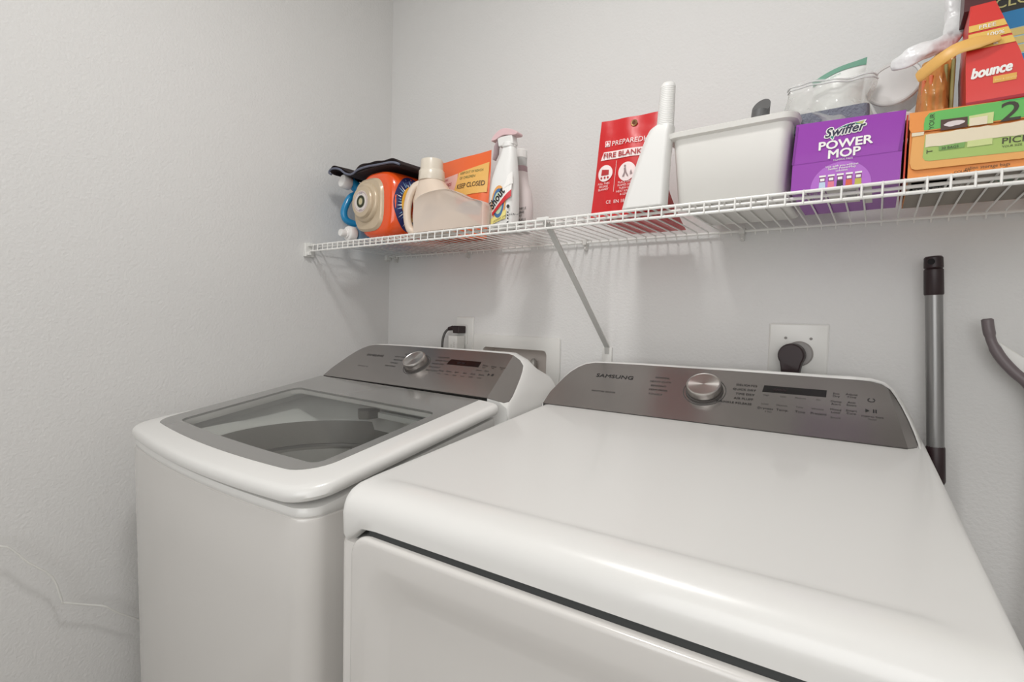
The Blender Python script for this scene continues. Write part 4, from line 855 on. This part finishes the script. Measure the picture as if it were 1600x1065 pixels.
b.build('front_flaps', [ORC, mat('orange_flap_lower', (226, 164, 88), .5), mat('green_panel_light', (160, 186, 98), .5), mat('green_panel', (96, 178, 84), .5), mat('green_panel_top', (44, 168, 84), .5), mat('torn_card', (226, 214, 188), .7), mat('card_dark_logo', (74, 44, 34), .5), mat('logo_silver', (214, 202, 202), .5), mat('panel_pale_green', (198, 208, 140), .5), mat('panel_mid_green', (116, 160, 82), .5), mat('ink_brown', (52, 44, 28), .5)], t)
b = MB()
def ub(x0, x1, y0, y1, m): b.poly([(x0, y0, Z0-.0003), (x1, y0, Z0-.0003), (x1, y1, Z0-.0003), (x0, y1, Z0-.0003)], m)
ub(1.506, 1.740, -.305, -.092, 0); ub(1.51, 1.56, -.29, -.20, 1)
b.text('STORAGE BAGS', lambda u, v: (u, v, Z0-.0005), 1.513, -.262, .013, 2, .02); b.text('GALLON SIZE', lambda u, v: (u, v, Z0-.0005), 1.513, -.245, .010, 2, .02); b.text('EASY OPEN', lambda u, v: (u, v, Z0-.0005), 1.60, -.25, .016, 3, .02)
b.build('underside_print', [mat('card_underside', (150, 142, 132), .8), mat('card_underside_dark', (112, 106, 98), .8), WHITEI, mat('print_green', (86, 128, 100), .6)], t)
b = MB(); b.box(1.4995, 1.5015, -.306, -.12, Z0, Z0+.096); b.build('cardboard_sleeve', mat('red_orange_card', (204, 62, 32), .5), label='thin red-orange cardboard sleeve squeezed between purple and orange boxes', cat='cardboard sleeve')

# red dryer-sheet box
REDB = mat('red_carton', (212, 46, 38), .38, coat=.1)
t = thing('dryer_sheet_box', (1.60, -.23, 1.508), 'red dryer-sheet box with three yellow stripes, on top of the orange box', 'box')
Zb = 1.5085
b = MB(); YB0 = -.289
b.loft([[(1.566, YB0, Zb), (1.636, YB0, Zb), (1.636, -.205, Zb), (1.566, -.205, Zb)], [(1.5625, YB0, Zb+.063), (1.618, YB0, Zb+.063), (1.618, -.205, Zb+.063), (1.5625, -.205, Zb+.063)], [(1.5640, YB0+.003, Zb+.139), (1.590, YB0+.003, Zb+.139), (1.590, -.21, Zb+.139), (1.5640, -.21, Zb+.139)]])
RF = lambda x, z, d=.0006: (x, YB0-d+.003*smooth(Zb+.063, Zb+.139, z), z)
def edge(z): return 1.618-(z-Zb-.063)*.028/.076
for z0_, z1_ in ((1.6105, 1.6195), (1.5975, 1.6075), (1.5845, 1.5945)): bq(b, ((1.5638, z0_), (edge(z0_)-.0004, z0_), (edge(z1_)-.0004, z1_), (1.5638, z1_)), 1, .0008, RF)
for k, s_ in enumerate(('FREE', '100%', '&')): b.text(s_, lambda u, v: RF(u, v, .0014), 1.574+.008*k, 1.6122-.013*k, .0072, 2, .02, 0, 'LEFT', 0, 1.2)
b.text('bounce', lambda u, v: RF(u, v, .0010), 1.5690, 1.5445, .0195, 2, .08, .25, 'LEFT', radians(3), .72)
bq(b, ((1.5925, 1.5335), (1.616, 1.5335), (1.616, 1.5425), (1.5925, 1.5425)), 3, .0008, RF); b.text('FREE & GENTLE', lambda u, v: RF(u, v, .0012), 1.5945, 1.5360, .0032, 4, .0)
bq(b, ((1.566, Zb+.0005), (1.636, Zb+.0005), (1.6355, Zb+.004), (1.566, Zb+.004)), 5, .0008, RF)
b.build('carton', [REDB, mat('stripe_yellow', (226, 186, 92), .45), WHITEI, mat('tag_gold', (224, 170, 76), .45), mat('tag_ink', (240, 214, 150), .5), mat('carton_dark_red', (160, 18, 40), .5)], t)
# striped carton behind
t = thing('wipes_box', (1.66, -.15, 1.5005), 'tall carton with black top, blue band and pale yellow stripes, behind the red box', 'box')
b = MB(); b.box(1.594, 1.740, -.200, -.10, 1.5005, 1.76)
CF = lambda x, z, d=.0006: (x, -.200-d, z)
for z0_, z1_, m in ((1.667, 1.76, 1), (1.641, 1.667, 2), (1.629, 1.640, 3), (1.6165, 1.627, 3), (1.603, 1.6145, 3), (1.5005, 1.601, 2)): bq(b, ((1.594, z0_), (1.740, z0_), (1.740, z1_), (1.594, z1_)), m, .0006, CF)
b.text('CLOSE', lambda u, v: CF(u, v, .0012), 1.5985, 1.6745, .020, 4, .02)
b.text('HERE', lambda u, v: CF(u, v, .0012), 1.640, 1.6195, .006, 5, .02)
b.build('carton', [mat('card_sky', (178, 214, 226), .5), mat('card_black', (26, 22, 16), .4), mat('card_blue', (20, 130, 190), .4), mat('card_straw', (224, 208, 130), .5), mat('letter_straw', (206, 198, 130), .5), mat('letter_orange', (220, 110, 50), .5)], t)
b = MB(); b.box(1.5585, 1.5925, -.270, -.215, 1.649, 1.73); b.build('small_box', mat('dark_maroon_card', (72, 12, 18), .4), label='dark maroon box on top of the red dryer-sheet box', cat='box', bevel=.001)

# clear bag with white packet and grey sponge
CLEAR = mat('clear_film', (244, 244, 242), .12, trans=.72, bump=(30, .7, 3, .01)); CLEAR2 = mat('clear_plastic', (240, 240, 240), .18, trans=.55)
ZP = Z0+.1105
b = MB()
def spg(z, k): return rrect(1.345-.004*k, 1.452+.0*k, -.262, -.165, .010, z, 4)
b.loft([spg(ZP, 0), spg(ZP+.003, 1), spg(ZP+.028, 1), spg(ZP+.031, 0)])
b.build('sponge', mat('grey_sponge', (122, 126, 136), .95, bump=(260, 1., 3, .004)), label='grey sponge inside the clear bag on top of the purple box', cat='sponge')
t = thing('wipes_packet', (1.40, -.21, ZP+.032), 'white packet with green top edge, standing in the clear bag on the purple box', 'packet')
def wp(u, v, sgn):
    x = 1.366+.072*u+.006*v-.006*(v**3)*(1-u); z = ZP+.034+(.066+.024*u)*v+(.003*sin(pi*u)*v)
    e = (sin(pi*u)**.5 if 0 < u < 1 else 0)*(1-v**3)
    return Vector((x, -.215+sgn*.020*e+.004*sin(5*u+3*v)*v, z))
b = MB(); b.grid(lambda u, v: wp(u, v, -1), 12, 12); b.grid(lambda u, v: wp(u, v, 1), 12, 12)
for i_ in range(1): b.grid(lambda u, v: wp(.0+u, .86+.14*v, -1)+Vector((0, -.0012, 0)), 12, 2, 1)
b.text('SOFT & GENTLE', lambda u, v: tuple(wp(max(0, min(1, u)), max(0, min(1, v)), -1)+Vector((0, -.0015, 0))), .15, .78, .055, 1, .0)
b.build('packet_film', [mat('packet_white', (232, 233, 230), .3, bump=(24, .5, 2, .01)), mat('packet_green', (112, 158, 138), .4)], t)
t = thing('zip_bag', (1.40, -.21, ZP), 'crumpled clear plastic zip bag standing on top of the purple box', 'plastic bag')
b = MB()
def zb(u, v, sgn):
    x = 1.328+.126*u+.006*v*(u-.5)+.004*sin(9*v)+.036*(1-u)*(1-smooth(.12, .40, v)); z = ZP+.001+.094*v-.006*v*(u)+.003*sin(8*u)*v
    e = (sin(pi*u)**.35 if 0 < u < 1 else 0)*(1-.55*v)
    return Vector((x, -.214+sgn*.056*e+.004*sin(11*u+6*v)+.002*sin(23*u-9*v), z))
b.grid(lambda u, v: zb(u, v, -1), 24, 18); b.grid(lambda u, v: zb(u, v, 1), 24, 18)
b.build('bag_film', CLEAR, t)
for v_ in (.90, .96):
    b = MB(); b.tube([zb(k/24, v_, -1)+Vector((0, -.001, 0)) for k in range(25)], .0013, 6); b.build('zip_strip', mat('zip_clear', (236, 236, 236), .2, trans=.3), t)
# clear round tub with lid
t = thing('plastic_tub', (1.483, -.20, ZP), 'clear round plastic tub with pale lid, between the clear bag and orange bag', 'tub')
ax = Vector((-.12, -1, .22)).normalized(); c0 = Vector((1.482, -.172, 1.603))
b = MB(); b.lathe([(.028, -.05), (.033, -.046), (.037, 0)], c0, ax, 40, caps=True); b.build('tub_body', CLEAR2, t)
b = MB(); b.lathe([(.0385, 0), (.040, .001), (.040, .006), (.038, .0075), (.034, .0065), (.033, .005), (.001, .0045)], c0, ax, 48); b.build('lid', mat('pale_lid', (228, 226, 224), .3, trans=.25), t)
b = MB(); b.loft([rrect(1.452, 1.51, -.24, -.13, .02, ZP+.0), rrect(1.450, 1.512, -.242, -.128, .02, ZP+.012), rrect(1.46, 1.50, -.225, -.14, .018, ZP+.022)]); b.build('tissue_pack', mat('white_tissue', (226, 224, 222), .7, bump=(40, .6)), label='low white tissue pack lying behind the purple box top under the clear tub', cat='packet', bevel=.003)
# orange translucent bag
t = thing('snack_bag', (1.535, -.20, 1.4985), 'orange translucent bag holding orange and green packets, left of the red box', 'plastic bag')
b = MB()
def ob(u, v, sgn):
    x = 1.5085+.046*u+.008*v*(1-u)+.003*v*u; z = 1.4995+(.108+.020*u)*v
    e = (sin(pi*u)**.4 if 0 < u < 1 else 0)*(1-.75*v**2)
    return Vector((x, -.215+sgn*.040*e+.004*sin(13*u+5*v), z))
b.grid(lambda u, v: ob(u, v, -1), 16, 16); b.grid(lambda u, v: ob(u, v, 1), 16, 16)
b.build('bag_film', mat('orange_film', (236, 176, 104), .2, trans=.45, bump=(40, .6, 2, .01)), t)
TIE = [(1.510, -.272, 1.568), (1.525, -.285, 1.576), (1.540, -.294, 1.5835), (1.553, -.2965, 1.589), (1.568, -.2965, 1.591), (1.582, -.2955, 1.592), (1.597, -.294, 1.592)]
b = MB(); hp = catmull(TIE, 4)
b.tube(hp, [.008]+[.0098]*(len(hp)-7)+[.009, .008, .007, .006, .005, .003], 12, flat=(1, .28)); b.build('bag_tie', mat('orange_strap', (226, 176, 96), .4), t)
for k in range(5):
    b = MB(); x = 1.517+.0085*k; b.loft([rrect(x, x+.005, -.240, -.170, .002, z) for z in (1.500, 1.575+.006*k)])
    b.build('sauce_packet', mat('packet_orange', (228, 126, 84), .4) if k < 3 else mat('packet_olive', (150, 150, 92), .4), label=('leftmost of the orange packets in the orange translucent bag', 'middle orange packet in the orange translucent bag', 'orange packet beside the green ones in the translucent bag', 'green packet beside the orange ones in the translucent bag', 'green packet in the translucent bag nearest the red box')[k], cat='packet', group=('orange packets in the bag' if k < 3 else 'green packets in the bag'), bevel=.001)
# white bag draped from above
t = thing('white_plastic_bag', (1.53, -.14, 1.60), 'white plastic carrier bag twisted over the orange bag and rising behind the red box', 'plastic bag')
b = MB(); cp = catmull([(1.5560, -.180, 1.78), (1.5585, -.182, 1.72), (1.5590, -.185, 1.685), (1.5560, -.200, 1.656), (1.547, -.222, 1.636), (1.531, -.238, 1.624), (1.513, -.248, 1.616), (1.494, -.244, 1.610), (1.478, -.232, 1.612)], 6); loops = []
for i, p in enumerate(cp):
    tg = (cp[min(i+1, len(cp)-1)]-cp[max(i-1, 0)]).normalized(); n1 = (Vector((0, 1, 0))-tg*tg.y).normalized(); n2 = tg.cross(n1); k_ = i/(len(cp)-1)
    ra = .015+.003*sin(k_*9)-.009*k_**4; L = []
    for k in range(24):
        a = 2*pi*k/24; rr = ra*(1+.10*sin(3*a+i*.35)+.07*sin(5*a-i*.5)); L.append(p+n1*(rr*.55*cos(a))+n2*(rr*sin(a)))
    loops.append(L)
b.loft(loops); b.build('bag_film', mat('white_film', (240, 240, 240), .3, trans=.08, bump=(30, .8, 3, .01)), t, sub=1)

# ceiling lamp (above and behind the picture)
t = thing('ceiling_lamp', (.98, -1.00, 2.40), 'round white flush ceiling lamp above the washer and dryer, out of frame', 'lamp')
b = MB(); b.lathe([(.17, .0), (.175, .01), (.175, .035), (.10, .037)], (.98, -1.00, 2.403), seg=48, caps=True); b.build('lamp_base', PLASTW, t)
